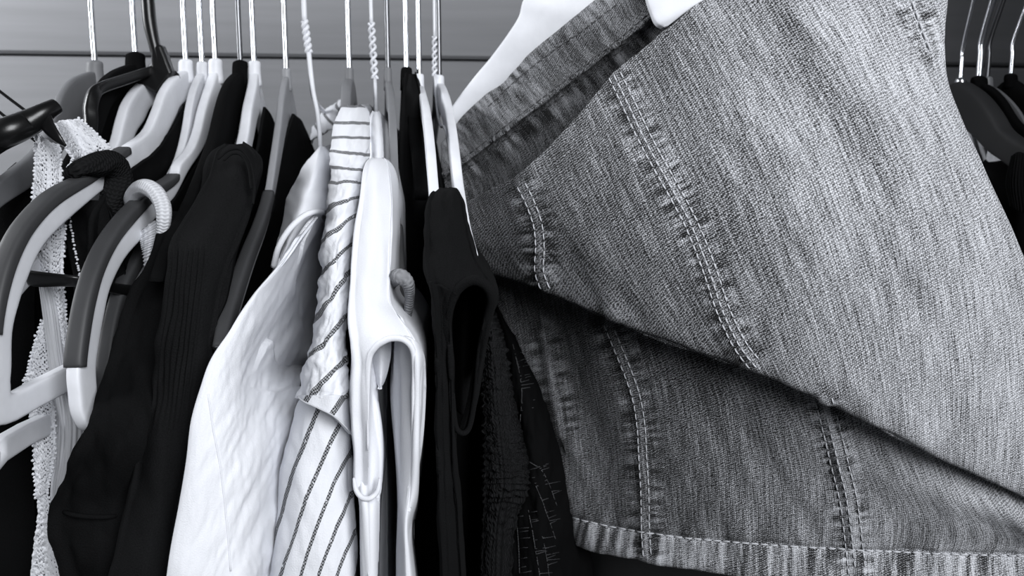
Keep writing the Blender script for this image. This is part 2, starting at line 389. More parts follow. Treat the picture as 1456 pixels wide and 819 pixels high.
hanger('clothes_hanger', 'white hanger with charcoal grip and white ribbed strap looped over it', (313, 85, 101), 105, 0.296,
    [((314, 102), (319, 142)), ((303, 122), (311, 152)), ((293, 154), (301, 182)), ((286, 185), (293, 205)), ((276, 211), (284, 221)), ((258, 233), (269, 244)), ((238, 250), (241, 283)), ((205, 272), (219, 307)),
     ((175, 300), (196, 340)), ((148, 335), (172, 369)), ((128, 375), (152, 410)), ((114, 420), (143, 450)), ((105, 470), (136, 490)), ((99, 525), (132, 520)), ((101, 560), (133, 548)), ((105, 590), (135, 568)), ((118, 612), (143, 580)), ((150, 608), (160, 574)), ((200, 590), (205, 560)), ((313, 545), (313, 515))],
    'white', 0.0055, loop=True, shift=(6, 16, 14, 7), grip=(5.85, 12.95, 0.36), gw=0.0042)
hanger('clothes_hanger', 'pale hanger half hidden behind the glossy black hanger', (228, 92, 109), 0, 0.317,
    [((228, 110), (230, 152)), ((204, 121), (217, 152)), ((186, 145), (207, 172)), ((177, 172), (195, 190)), ((165, 212), (182, 226)), ((120, 278), (135, 302)), ((75, 342), (92, 360)), ((30, 393), (44, 407)), ((0, 425), (24, 433)),
     ((-32, 480), (-5, 482)), ((-50, 560), (-22, 560)), ((-45, 640), (-18, 625)), ((-8, 684), (0, 637)), ((45, 634), (43, 602)), ((228, 545), (228, 520))], 'warmwhite', 0.006, loop=True)
hanger('clothes_hanger', 'matte grey hanger, leftmost on the rail, wall showing beside it', (140, 88, 104), -60, 0.32,
    [((140, 103), (143, 152)), ((120, 106), (130, 172)), ((104, 115), (120, 190)), ((92, 131), (108, 200)), ((84, 152), (96, 208)), ((72, 186), (82, 230)), ((45, 222), (52, 262)), ((0, 260), (2, 296)), ((-50, 320), (-32, 335)), ((-70, 400), (-45, 400))],
    'grey', 0.004, cr_=0.0046)
hanger('velvet_hanger', 'black hanger with chrome hook behind the glossy black one', (199, 77, 94), 10, 0.32,
    [((199, 92), (201, 130)), ((181, 95), (190, 136)), ((165, 103), (173, 141)), ((150, 118), (161, 152)), ((136, 150), (150, 180)), ((118, 200), (134, 225)), ((78, 270), (95, 290)), ((30, 340), (42, 352)), ((5, 400), (18, 400))], 'velvet', 0.005, cr_=0.0055)
hanger('velvet_hanger', 'black velvet hanger standing between two white hangers', (349, 88, 105), 230, 0.31,
    [((349, 104), (353, 150)), ((335, 112), (346, 162)), ((325, 132), (340, 190)), ((317, 162), (332, 212)), ((308, 202), (320, 232)), ((283, 272), (297, 290)), ((250, 345), (265, 358)), ((232, 400), (246, 402))], 'velvet', 0.006, hook='darkchrome', cr_=0.0046)
hanger('clothes_hanger', 'white hanger holding the black fine knit sweater', (369, 88, 105), 275, 0.30,
    [((371, 104), (377, 150)), ((365, 123), (373, 153)), ((359, 152), (367, 172)), ((355, 182), (362, 198)), ((349, 210), (356, 222)), ((335, 248), (342, 260)), ((320, 290), (326, 300)), ((312, 310), (318, 318))], 'white', 0.006, cr_=0.0038)
hanger('clothes_hanger', 'grey hanger with long charcoal grip beside the white blouse', (412, 98, 112), 312, 0.29,
    [((413, 110), (420, 158)), ((405, 136), (414, 162)), ((401, 170), (408, 188)), ((397, 200), (403, 215)), ((393, 228), (398, 244)), ((380, 275), (388, 292)), ((368, 315), (378, 332)), ((350, 360), (362, 378)), ((333, 410), (346, 430)), ((321, 452), (334, 472)), ((314, 492), (325, 502))],
    'midgrey', 0.004, shift=(5, 10, 6, 1), grip=(4.9, 10, 0.7), gw=0.0036, cr_=0.0028)
hanger('clothes_hanger', 'slim grey hanger inside the shoulder of the striped shirt', (504, 97, 112), 480, 0.32,
    [((504, 113), (506, 150)), ((500, 122), (504, 156)), ((499, 150), (503, 180)), ((497, 190), (501, 205)), ((495, 215), (499, 222))], 'grey', 0.006, cr_=0.0026)
hanger('clothes_hanger', 'thin dark grey hanger just right of the white tank top', (556, 97, 112), 574, 0.27,
    [((557, 112), (560, 150)), ((561, 130), (562, 165)), ((564, 170), (565, 205)), ((566, 220), (567, 255)), ((569, 290), (570, 325)), ((572, 360), (573, 395)), ((574, 420), (575, 440)), ((575, 452), (576, 460))], 'grey', 0.0038, hook='darkchrome', cr_=0.0024, side=-1,
    grip=(4.4, 8, 0.8), gw=0.003)
hanger('clothes_hanger', 'white hanger with thin arm beside the black velvet top, left of pair', (601, 106, 122), 622, 0.31,
    [((602, 120), (604, 150)), ((609, 140), (610, 172)), ((614, 165), (615, 195)), ((619, 205), (619, 235)), ((622, 240), (622, 262)), ((626, 290), (626, 305))], 'white', 0.0042, cr_=0.003, side=-1)
hanger('clothes_hanger', 'white hanger whose long arm crosses in front of the denim waistband', (630, 108, 121), 677, 0.285,
    [((631, 118), (633, 150)), ((640, 135), (640, 170)), ((648, 170), (648, 205)), ((654, 212), (654, 245)), ((659, 255), (659, 285)), ((666, 300), (666, 322)), ((672, 335), (672, 350)), ((678, 362), (678, 366))], 'white', 0.0048, hook='darkchrome', cr_=0.0032, side=-1)
# hidden hanger of the black velvet top
hanger('velvet_hanger', 'black hanger carrying the narrow black velvet top', (585, 97, 112), 608, 0.33,
    [((585, 111), (587, 150)), ((590, 130), (591, 165)), ((597, 170), (598, 200)), ((604, 220), (604, 240)), ((608, 270), (608, 285))], 'velvet', 0.006, cr_=0.0036)

# twisted wire hangers
def wire_hanger(label, top, tw0, tw1, shoulder, Yn, Yf, r, mat, turns, far=None, off=0.9, bw=True):
    """shoulder: px path of the near wire below the twist, Yn its near depth"""
    b = P(*tw1, RY); a = P(*tw0, RY)
    th = thing('wire_hanger', label, 'hanger', b)
    N = P(*tw0, RY)
    hp = hookpath(N, V((0, -1, 0)), 0.04)[1:]
    obj('hook', tube(hp, r*1.15, n=50, seg=10), M[mat], th)
    obj('twist', twist(a, b, r*0.9, r*off, turns), M[mat], th)
    n = len(shoulder); pts = [b]+[P(*(q if len(q) > 2 else (q[0], q[1], RY+(Yn-RY)*((i+1)/n)))) for i, q in enumerate(shoulder)]
    far = [b]+[P(*q) for q in far] if far else [V((2*b.x-p.x, 2*RY-p.y, p.z)) for p in pts]
    obj('shoulder_wire', tube(far[:0:-1]+pts, r, n=60, seg=10), M[mat], th)
    if bw: obj('bottom_wire', tube([pts[-1], (pts[-1]+far[-1])/2, far[-1]], r, n=20, seg=10), M[mat], th)
    return th
wire_hanger('white coated wire hanger with twisted neck holding the white blouse', (428, 0), (433, 30), (439, 74), [(445, 128, .468), (452, 165, .46), (455, 210, .45), (450, 240, .43), (440, 270, .40)], 0.36, 0.6, 0.0014, 'coated', 2.5, far=[(444, 130, .475), (451, 148, .50), (461, 160, .53), (478, 190, .57)], bw=False)
wire_hanger('silver wire hanger with long twisted neck above the white tank top', (528, 0), (528, 33), (533, 112), [(535, 158), (536, 200), (534, 260), (533, 330)], 0.32, 0.6, 0.0010, 'coated', 3.5, off=1.5, bw=False)
wire_hanger('silver wire hanger with twisted neck squeezed between two white hangers', (620, 0), (618, 52), (618, 108), [(622, 158), (627, 179), (634, 186), (653, 260), (666, 320), (677, 363)], 0.29, 0.6, 0.0008, 'coated', 3, off=1.4, bw=False)

# glossy black moulded hanger (thick hook, squared shoulder, bar across the lace)
bh_ = thing('moulded_hanger', 'glossy black moulded hanger with thick plastic hook and squared shoulder', 'hanger', P(224, 105, 0.45))
obj('hook', tube([P(209, -150, 0.50), P(203, -165, 0.485), P(197, -150, 0.465), P(198, -95, 0.45), P(206, -40, 0.45), P(210, 0, 0.45), P(213, 32, 0.45), P(220, 66, 0.45), P(229, 95, 0.45), P(232, 110, 0.45)], [0.003, 0.0034, 0.0036, 0.0036, 0.0036, 0.0036, 0.0037, 0.0032, 0.0030, 0.0025], n=60, seg=16), M['black'], bh_)
bd = [(213, 66), (228, 62), (236, 82), (244, 103), (222, 134), (204, 122), (190, 117), (190, 102), (214, 93)]
vsb = [P(x, y, 0.447) for x, y in bd]+[P(x, y, 0.447)+V((0.001, 0.006, 0)) for x, y in bd]; nb = len(bd)
o_ = obj('gusset', (vsb, [tuple(range(nb)), tuple(range(2*nb-1, nb-1, -1))]+[(i, (i+1) % nb, nb+(i+1) % nb, nb+i) for i in range(nb)]), M['black'], bh_, smooth=False)
mb = o_.modifiers.new('edge', 'BEVEL'); mb.width = 0.0015; mb.segments = 3
Op = [(216, 93, .447), (180, 104, .425), (146, 115, .405), (129, 126, .398), (121, 150, .394), (121, 178, .39), (112, 235, .375), (80, 310, .345), (30, 375, .325), (40, 384, .320), (112, 393, .318), (180, 405, .34), (250, 410, .37)]
Ip = [(216, 108, .447), (183, 120, .427), (153, 131, .410), (145, 138, .402), (141, 155, .397), (141, 178, .393), (132, 240, .378), (100, 318, .347), (48, 370, .327), (42, 406, .322), (112, 409, .320), (180, 421, .342), (250, 426, .372)]
obj('frame', plate([P(*p) for p in Op], [P(*p) for p in Ip], V((-0.004, 0.0045, 0)), 90, seg=16, e=0.5), M['black'], bh_)
far_ = [(244, 110, .452), (262, 135, .50), (275, 170, .55), (290, 250, .58), (300, 330, .58)]
obj('far_arm', tube([P(*p) for p in far_], 0.0045, n=24, seg=12), M['black'], bh_)

# glossy black hanger end pointing in from the left, notch holding the lace strap
ba = thing('suit_hanger', 'glossy black hanger end with strap notch poking in from the left', 'hanger', P(-150, 120, 0.42))
obj('arm', tube([P(-420, 300, .34), P(-290, 215, .40), P(-150, 205, .40), P(-60, 214, .33), P(0, 192, .315), P(40, 175, .32), P(62, 161, .322), P(80, 151, .326)], [0.005, 0.008, 0.009, 0.0078, 0.0063, 0.0056, 0.0042, 0.0034], n=60, seg=20, flat=0.95), M['black'], ba)
obj('strap_notch', plate([P(52, 168, .320), P(61, 186, .318), P(76, 200, .317), P(92, 209, .318)], [P(72, 160, .320), P(78, 176, .318), P(87, 192, .317), P(95, 206, .318)], V((-0.002, 0.004, 0)), 20, e=0.6), M['black'], ba)
nA = P(-150, 190, .42); obj('hook', tube(hookpath(V((nA.x, RY, nA.z+0.02)), V((0, -1, 0))), 0.0016, n=50), M['chrome'], ba)
obj('neck', tube([V((nA.x, RY, nA.z+0.022)), V((nA.x, RY-0.03, nA.z)), P(-150, 203, .40)], [0.005, 0.008, 0.009], n=14, seg=14), M['black'], ba)
for pts, lab in (([(-60, 82, .42), (0, 130, .41), (38, 159, .40), (70, 186, .40)], 'upper of two thin black cords slanting across the wall behind the black hanger end'),
                 ([(-60, 112, .42), (0, 160, .41), (30, 184, .40), (52, 202, .40)], 'lower of two thin black cords slanting across the wall behind the black hanger end')):
    o_ = obj('thin_cord', tube([P(*p) for p in pts], 0.0008, n=20, seg=8), M['velvet']); o_['label'] = lab; o_['category'] = 'cord'; o_['group'] = 'thin black cords on the wall side'

# dark hangers on the right
hanger('clothes_hanger', 'dark grey curved hanger right beside the denim skirt edge', (1355, 112, 119), 1456, 0.405,
    [((1352, 117), (1350, 172)), ((1375, 125), (1361, 177)), ((1392, 140), (1383, 197)), ((1407, 160), (1403, 217)), ((1422, 185), (1425, 232)), ((1456, 208), (1456, 256)), ((1510, 235), (1505, 285)), ((1580, 290), (1570, 325)), ((1620, 350), (1605, 370))],
    'darkgrey', 0.010, collar=True, side=1, hook='chrome', hr=0.0012, cr_=0.0035, bend=0.075, ch=0.002, cmat='chrome')
hanger('velvet_hanger', 'black hanger with bright hook behind the curved dark grey one', (1386, 110, 120), 1480, 0.42,
    [((1388, 118), (1386, 160)), ((1405, 124), (1396, 180)), ((1422, 142), (1415, 200)), ((1440, 170), (1436, 225)), ((1475, 205), (1470, 250)), ((1560, 290), (1550, 310))], 'velvet', 0.006, side=1, hr=0.0019, cr_=0.005, bend=0.07, ch=0.003)
hanger('clothes_hanger', 'cloudy translucent hanger rim, rightmost but one of the dark right hangers', (1401, 110, 124), 1500, 0.43,
    [((1402, 122), (1401, 127)), ((1416, 126), (1414, 131)), ((1432, 139), (1429, 145)), ((1446, 155), (1442, 161)), ((1457, 174), (1452, 179)), ((1475, 215), (1470, 220)), ((1500, 280), (1494, 284))], 'clear', 0.003, side=1, hook='darkchrome', hr=0.0016, cr_=0.0036, bend=0.07, ch=0.002)
hanger('velvet_hanger', 'black hanger with straight chrome hook at the far right of the photo', (1434, 106, 118), 1520, 0.44,
    [((1435, 112), (1434, 170)), ((1450, 118), (1442, 190)), ((1468, 140), (1458, 210)), ((1490, 180), (1480, 230)), ((1560, 260), (1550, 280))], 'velvet', 0.006, side=1, hr=0.0013, cr_=0.004, bend=0.07, ch=0.003)

# ------------------------------------------------------------------ denim skirt
SEAMS = [ # px path, half-gap of the double stitch, fade strength
    [(874, 106), (893, 145), (915, 192), (938, 235), (962, 278), (985, 322), (1008, 380), (1028, 440), (1052, 490), (1078, 524)],
    [(741, 262), (754, 288), (765, 320), (768, 352), (767, 385), (776, 412)],
    [(864, 459), (880, 498), (895, 535), (906, 570), (912, 610), (914, 650), (917, 700), (918, 757), (921, 795)],
    [(1171, 568), (1182, 610), (1194, 660), (1204, 700), (1211, 745), (1219, 818)],
    [(772, 474), (779, 510), (788, 555), (800, 620)],
    [(1290, -12), (1299, 12), (1309, 40), (1322, 74)]]
HEM = [(812, 735), (835, 741), (865, 748), (919, 757), (980, 765), (1060, 772), (1130, 777), (1212, 781), (1330, 787), (1456, 791), (1560, 797)]
def seg_dist(x, y, path):
    best = (1e9, 0, 0); acc = 0
    for (ax, ay), (bx, by) in zip(path, path[1:]):
        dx, dy = bx-ax, by-ay; L = math.hypot(dx, dy); tt = ((x-ax)*dx+(y-ay)*dy)/(L*L); tc = min(1, max(0, tt))
        d = math.hypot(x-ax-dx*tc, y-ay-dy*tc)
        if d < best[0]: best = (d, acc+L*tc, math.copysign(1, dx*(y-ay)-dy*(x-ax)))
        acc += L
    return best
top = [(656, 290, .385), (700, 268, .362), (741, 245, .342), (802, 186, .326), (875, 102, .315), (945, 43, .305), (1015, -6, .296), (1150, -60, .286), (1335, -60, .292)]
r33 = [(664, 322, .375), (712, 314, .352), (764, 316, .331), (845, 282, .310), (940, 236, .291), (1020, 190, .279), (1095, 150, .272), (1210, 115, .268), (1338, 110, .278)]
r50 = [(669, 340, .372), (717, 338, .350), (769, 342, .329), (862, 330, .304), (970, 300, .284), (1055, 275, .272), (1140, 250, .265), (1260, 225, .261), (1386, 228, .270)]
r66 = [(676, 358, .372), (722, 360, .350), (772, 368, .329), (880, 378, .301), (1000, 372, .279), (1090, 362, .268), (1190, 352, .260), (1310, 345, .256), (1438, 348, .264)]
lip = [(690, 388, .375), (733, 399, .352), (778, 415, .333), (905, 468, .300), (1075, 525, .276), (1180, 568, .267), (1290, 618, .262), (1420, 676, .262), (1600, 750, .268)]
tuck = [(x, y-10-6*min(1, max(0, (x-650)/200)), Y+.014) for x, y, Y in lip]
f_ = [(688, 386, .402), (732, 394, .383), (776, 410, .364), (872, 454, .327), (1020, 504, .302), (1172, 562, .284), (1290, 613, .277), (1420, 674, .274), (1600, 752, .277)]
g_ = [(725, 470, .392), (768, 490, .377), (815, 520, .362), (895, 545, .332), (1040, 580, .305), (1188, 640, .287), (1310, 690, .278), (1430, 730, .271), (1600, 790, .264)]
h_ = [(775, 590, .385), (810, 620, .372), (850, 640, .360), (914, 650, .337), (1055, 670, .311), (1203, 705, .294), (1320, 735, .284), (1440, 760, .275), (1600, 810, .265)]
i_ = [(812, 735, .378), (835, 741, .368), (865, 748, .360), (919, 757, .345), (1060, 772, .318), (1212, 781, .302), (1330, 787, .291), (1456, 791, .279), (1600, 800, .268)]
j_ = [(818, 772, .380), (840, 780, .369), (870, 787, .361), (921, 797, .346), (1062, 820, .318), (1220, 833, .302), (1335, 839, .291), (1456, 846, .279), (1600, 860, .268)]
k_ = [(x+1, y-5, Y+.006) for x, y, Y in j_]
def wrap(r, a=.035, b=.012):
    p0, p1 = r[0], r[-1]
    return [(p0[0]+10, p0[1], p0[2]+a), (p0[0]-1, p0[1], p0[2]+b)]+r+[(p1[0]+0, p1[1], p1[2]+b), (p1[0]-14, p1[1], p1[2]+a)]
WEAR = {}
def denim_disp(x, y, u, v):
    h = 0.0011*fbm(x/95, y/150, 1.3, 2)+0.0010*fbm((x-0.5*y)/46, (y+0.3*x)/230, 7.1, 2)
    for k, s in enumerate(SEAMS):
        d, a, sg = seg_dist(x, y, s)
        if d < 45:
            lower = k in (2, 3, 4)
            h += 0.0009*math.exp(-(d/9)**2)
            h += 0.0008*noise.noise(V((a/8, sg*3+k*5, d/55)))*math.exp(-((d-14)/11)**2)
    d, a, sg = seg_dist(x, y, HEM)
    if d < 45: h += -0.0010*math.exp(-(d/4)**2)+0.0008*noise.noise(V((a/13, 3.3, y/90)))*math.exp(-(d/24)**2)
    return h
sk = thing('denim_skirt', 'faded denim skirt hanging folded in front of the rail', 'skirt', P(1150, 300, 0.32))
rows = [wrap(r) for r in (top, r33, r50, r66, lip, tuck, f_, g_, h_, i_, j_, k_)]
NU, NV = 420, 420
sg = (NV-1)/11; data = sheet(PR(rows), NU, NV, denim_disp, anchors=[(0, int(5*sg), int(2*sg)), (int(5*sg)+1, NV-1, int(9*sg))])
wear_shade = []
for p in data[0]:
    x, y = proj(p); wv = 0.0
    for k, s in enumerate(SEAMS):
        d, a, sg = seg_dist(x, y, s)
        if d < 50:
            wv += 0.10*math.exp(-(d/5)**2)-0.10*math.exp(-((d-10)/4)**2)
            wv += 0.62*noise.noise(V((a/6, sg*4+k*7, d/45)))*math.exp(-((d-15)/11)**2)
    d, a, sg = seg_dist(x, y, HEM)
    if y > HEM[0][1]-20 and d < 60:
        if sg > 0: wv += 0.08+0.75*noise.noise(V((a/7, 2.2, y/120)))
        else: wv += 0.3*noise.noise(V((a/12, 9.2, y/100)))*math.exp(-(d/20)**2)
    # worn, lighter thigh right of long seam, whisker lines; left side's shade painted in
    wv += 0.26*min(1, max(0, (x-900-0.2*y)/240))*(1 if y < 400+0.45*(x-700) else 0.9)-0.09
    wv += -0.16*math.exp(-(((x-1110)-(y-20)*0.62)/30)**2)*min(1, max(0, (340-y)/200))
    wear_shade.append(wv)
fp = obj('front_panel', data+({'wear_shade': wear_shade},), M['denim'], sk, solid=0.0012, offset=-1)
bv = BVHTree.FromPolygons(data[0], [tuple(f) for f in data[1]])
def onto(bvh, x, y, lift=0.0004):
    d = (FWD*FPX+RGT*(x-728)+UPV*(409.5-y)).normalized(); hit = bvh.ray_cast(CAM, d)
    if hit[0] is None: return None
    n = hit[1] if hit[1].dot(d) < 0 else -hit[1]
    return hit[0]+n*lift
def stitches(bvh, path, off, dash, gap, r, clip=None):
    pts = cr(path, 80); acc = [0]
    for a, b in zip(pts, pts[1:]): acc.append(acc[-1]+math.hypot(b[0]-a[0], b[1]-a[1]))
    def at(s):
        for i in range(len(pts)-1):
            if acc[i+1] >= s:
                f = (s-acc[i])/max(1e-9, acc[i+1]-acc[i]); tx, ty = pts[i+1][0]-pts[i][0], pts[i+1][1]-pts[i][1]; L = math.hypot(tx, ty) or 1
                return pts[i][0]+tx*f-ty/L*off, pts[i][1]+ty*f+tx/L*off
        return pts[-1]
    ds = []; s = 1
    while s+dash < acc[-1]:
        q = [onto(bvh, *at(s+dash*f), lift=l) for f, l in ((0, 0), (0.25, r*1.1), (0.75, r*1.1), (1, 0))]
        if all(q) and max((a-b).length for a, b in zip(q, q[1:])) < 0.006: ds.append(tube(q, [r*0.6, r, r, r*0.6], seg=6))
        s += dash+gap+random.uniform(-0.6, 0.6)
    return join(*ds) if ds else None
for k, s in enumerate(SEAMS):
    for off in ((-9, 1, 9), (-6, 6), (-5.5, 5.5), (-12, 2, 12), (), (0,))[k]:
        d = stitches(bv, s, off, 9 if k < 4 else 12, 3.2, 0.0003 if k < 4 else 0.00045)
        if d: obj('seam_stitching', d, M['stitch'], fp, kind='stuff')
d = stitches(bv, HEM, 0, 11, 2.5, 0.0004); obj('hem_stitching', d, M['stitch'], fp, kind='stuff')
# inside of the back waistband
wb_t = [(628, 205, .430), (655, 170, .425), (690, 135, .415), (720, 113, .405), (760, 70, .395), (800, 38, .385), (840, 5, .375), (900, -40, .365), (980, -100, .355)]
wb_m = [(628, 238, .425), (657, 215, .418), (695, 180, .408), (735, 148, .398), (782, 108, .388), (830, 68, .378), (868, 38, .368), (920, -5, .358), (1000, -70, .350)]
wb_r = [(630, 250, .417), (660, 231, .411), (700, 201, .401), (742, 168, .391), (800, 124, .380), (850, 85, .371), (880, 62, .362), (930, 20, .352), (1010, -50, .344)]
wb_s = [(631, 254, .424), (662, 236, .418), (702, 206, .408), (744, 174, .398), (802, 131, .387), (852, 93, .378), (882, 70, .369), (934, 28, .359), (1015, -42, .350)]
wb_l = [(638, 300, .432), (672, 280, .425), (715, 250, .415), (765, 220, .405), (830, 180, .395), (880, 150, .387), (920, 120, .378), (980, 80, .368), (1060, 10, .360)]
wb_b = [(650, 380, .435), (700, 370, .430), (750, 350, .425), (800, 340, .415), (870, 330, .405), (920, 310, .397), (970, 290, .390), (1030, 260, .380), (1110, 200, .370)]
WBS = [(p[0], p[1]) for p in wb_r]
def wb_disp(x, y, u, v):
    d, a, sg = seg_dist(x, y, WBS)
    return 0.0012*fbm(x/40, y/40, 4.2, 2)+0.0016*noise.noise(V((a/16, 1.1, d/60)))*math.exp(-((d-16)/16)**2)
wd = sheet(PR([wb_t, wb_m, wb_r, wb_s, wb_l, wb_b]), 260, 160, wb_disp); ww = []
TOPE = [(p[0], p[1]) for p in wb_t]
for p in wd[0]:
    x, y = proj(p); d, a, sg = seg_dist(x, y, WBS); q = 0.85*noise.noise(V((a/9, 1.7+sg, d/60)))*math.exp(-((d-18)/14)**2)*(1 if sg > 0 else 0.4)
    d, a, sg = seg_dist(x, y, TOPE); q += (0.15+0.8*noise.noise(V((a/8, 5.1, d/50))))*math.exp(-(d/22)**2)
    ww.append(q)
bwo = obj('back_waistband', wd+({'wear_shade': ww},), M['denimdark'], sk, solid=0.0015, offset=-1)
wbv = BVHTree.FromPolygons(wd[0], [tuple(f) for f in wd[1]])
for path, off in (([(p[0], p[1]) for p in wb_r], -5), ([(p[0], p[1]) for p in wb_r], 9), ([(690, 150), (735, 108), (780, 72), (829, 38), (876, 2)], 4)):
    d = stitches(wbv, path, off, 9, 3, 0.0003)
    if d: obj('waistband_stitching', d, M['thread'], bwo, kind='stuff')
# rear panel closing the skirt
bk = [[(660, 300, .44), (800, 240, .43), (1000, 120, .40), (1290, -40, .36)], [(700, 430, .45), (850, 430, .43), (1060, 350, .40), (1310, 200, .355)], [(760, 600, .45), (900, 600, .43), (1130, 560, .39), (1420, 480, .34)], [(822, 765, .44), (960, 780, .41), (1250, 800, .37), (1590, 800, .32)]]
bw = sheet(PR(bk), 60, 60, lambda x, y, u, v: 0.002*fbm(x/90, y/140, 3, 2)); obj('back_panel', bw+({'wear_shade': [0.0]*len(bw[0])},), M['denimdark'], sk, solid=0.0012)

# white plastic skirt hanger behind and inside the waistband
shg = thing('skirt_hanger', 'broad white plastic skirt hanger behind the denim waistband', 'hanger', P(800, 20, 0.43))
arm_o = [(640, 155, .445), (652, 138, .444), (675, 108, .442), (697, 82, .440), (722, 48, .437), (738, 22, .435), (748, -8, .433), (790, -60, .435), (850, -85, .45), (885, -90, .462)]
arm_i = [(640, 235, .445), (668, 190, .444), (705, 150, .442), (745, 110, .440), (785, 78, .437), (825, 50, .435), (860, 15, .433), (900, -30, .435), (905, -60, .45), (892, -72, .462)]
obj('arm_plate', plate([P(*p) for p in arm_o], [P(*p) for p in arm_i], V((0, 0.006, 0)), 50, seg=20, e=0.25), M['white'], shg)
cl_o = [(915, -60, .352), (919, -10, .345), (927, 18, .343), (934, 33, .342), (944, 39, .342)]
cl_i = [(1060, -60, .335), (1030, -25, .333), (1008, -4, .334), (980, 14, .337), (950, 37, .341)]
obj('clip_jaw', plate([P(*p) for p in cl_o], [P(*p) for p in cl_i], V((0.0, 0.005, 0)), 30, seg=20, e=0.3), M['white'], shg)
nS = P(886, -84, RY-.005); obj('hook', tube(hookpath(V((nS.x, RY, nS.z)), V((0, -1, 0)), 0.03), 0.0016, n=50), M['chrome'], shg)
obj('clip_lever', tube([P(890, -75, .455), P(950, -95, .41), P(985, -70, .36), P(985, -40, .342)], 0.005, n=24, seg=12), M['white'], shg)
obj('neck', tube([V((nS.x, RY, nS.z+0.006)), V((nS.x, RY, nS.z-0.004)), V((nS.x, RY-0.006, nS.z-0.01))], 0.006, n=12), M['white'], shg)

# ------------------------------------------------------------------ garments
def wrinkle(amp, sx, sy, z=0.0): return lambda x, y, u, v: amp*fbm(x/sx, y/sy, z, 3)
# --- lace camisole
la = thing('lace_camisole', 'cream camisole with lace straps hanging from the black hanger notch', 'camisole', P(75, 190, 0.33))
def lace_keep(band=0.33, cell=0.0021):
    def k(u, v, U, W):
        e = min(u, 1-u)
        s = sin(2*pi*U/cell)*sin(2*pi*W/cell+ (1.5 if int(U/cell) % 2 else 0))
        if 0.09 < e < band: return s < 0.42+0.35*noise.noise(V((U*300, W*300, 0)))
        return s < 0.93
    return k
def picots(rows, n, r, mat, parent, sides=(0, 1)):
    ds = []
    for s in sides:
        ed = [rw[0] if s == 0 else rw[-1] for rw in rows]
        for q in cr([P(*e) for e in ed], n):
            c = V(q)+V((random.uniform(-1, 1), random.uniform(-1, 1), random.uniform(-1, 1)))*r*0.5; vs = []; fs = []
            for a in range(3):
                for b in range(6): vs.append(c+V((cos(b*pi/3)*[0.7, 1, 0.7][a], -0.8+0.8*a, sin(b*pi/3)*[0.7, 1, 0.7][a]))*r*random.uniform(0.85, 1.15))
            for a in range(2):
                for b in range(6): fs.append((a*6+b, a*6+(b+1) % 6, a*6+6+(b+1) % 6, a*6+6+b))
            fs += [tuple(range(6)), tuple(range(12, 18))]; ds.append((vs, fs))
    obj('picot_edge', join(*ds), M[mat], parent, kind='stuff')
def lace(rows, nu, nv, name='lace_trim', holes=True, band=0.33, n=None, sides=(0, 1), mat='lace', amp=0.0006):
    o = obj(name, sheet(PR(rows), nu, nv, lambda x, y, u, v: amp*fbm(x/5, y/5, 2, 2), keep=lace_keep(band) if holes else None), M[mat], la, solid=0.0007)
    if n: picots(rows, n, 0.00068, mat, o, sides)
    return o
lace([[(x, y, Y+(.012 if k == 0 else .028)) for k, (x, y, Y) in enumerate(rw)] for rw in [[(78, 176, .337), (86, 171, .340), (97, 170, .342), (112, 168, .345)], [(84, 186, .331), (95, 180, .332), (110, 177, .335), (127, 180, .340)], [(91, 202, .328), (105, 195, .329), (122, 192, .331), (140, 192, .336)], [(98, 217, .327), (114, 211, .328), (134, 207, .330), (156, 208, .335)], [(104, 227, .328), (118, 224, .329), (136, 220, .331), (160, 222, .336)], [(96, 240, .329), (116, 240, .330), (140, 236, .332), (165, 236, .337)]]], 46, 56, 'lace_strap', band=0.30, n=17)
lace([[(50, 188, .336), (60, 194, .334), (72, 201, .335), (84, 206, .338)], [(50, 212, .333), (62, 215, .331), (74, 218, .332), (86, 224, .336)], [(49, 240, .332), (62, 243, .330), (76, 246, .331), (88, 250, .335)], [(46, 278, .331), (60, 280, .329), (76, 282, .330), (90, 284, .334)], [(47, 320, .332), (60, 322, .330), (77, 322, .331), (92, 324, .335)], [(53, 358, .333), (64, 360, .331), (78, 360, .332), (91, 350, .336)], [(54, 395, .334), (66, 397, .333), (78, 397, .333), (90, 397, .336)]], 40, 120, 'lace_strap', band=0.45, n=38)
lace([[(70, 395, .333), (80, 396, .332), (90, 398, .335)], [(74, 430, .333), (84, 432, .332), (93, 434, .335)], [(80, 465, .333), (88, 466, .332), (96, 468, .335)], [(85, 492, .333), (92, 495, .332), (99, 498, .335)]], 20, 70, 'lace_trim', band=0.5, n=20, sides=(1,), mat='lace')
pl = [[(54, 392, .335), (64, 393, .332), (76, 396, .334)], [(60, 440, .335), (74, 440, .331), (90, 445, .335)], [(68, 500, .335), (82, 500, .330), (98, 500, .336)], [(73, 550, .335), (90, 550, .329), (110, 555, .336)], [(78, 595, .335), (97, 600, .328), (125, 605, .336)], [(76, 650, .334), (94, 655, .329), (120, 650, .336)], [(72, 700, .334), (84, 705, .330), (104, 710, .336)], [(72, 760, .335), (86, 765, .331), (104, 770, .336)]]
obj('pleated_panel', sheet(PR(pl), 64, 120, lambda x, y, u, v: 0.0005*abs(sin(u*pi*8+0.4*sin(v*5)))), M['satin'], la, solid=0.0008)
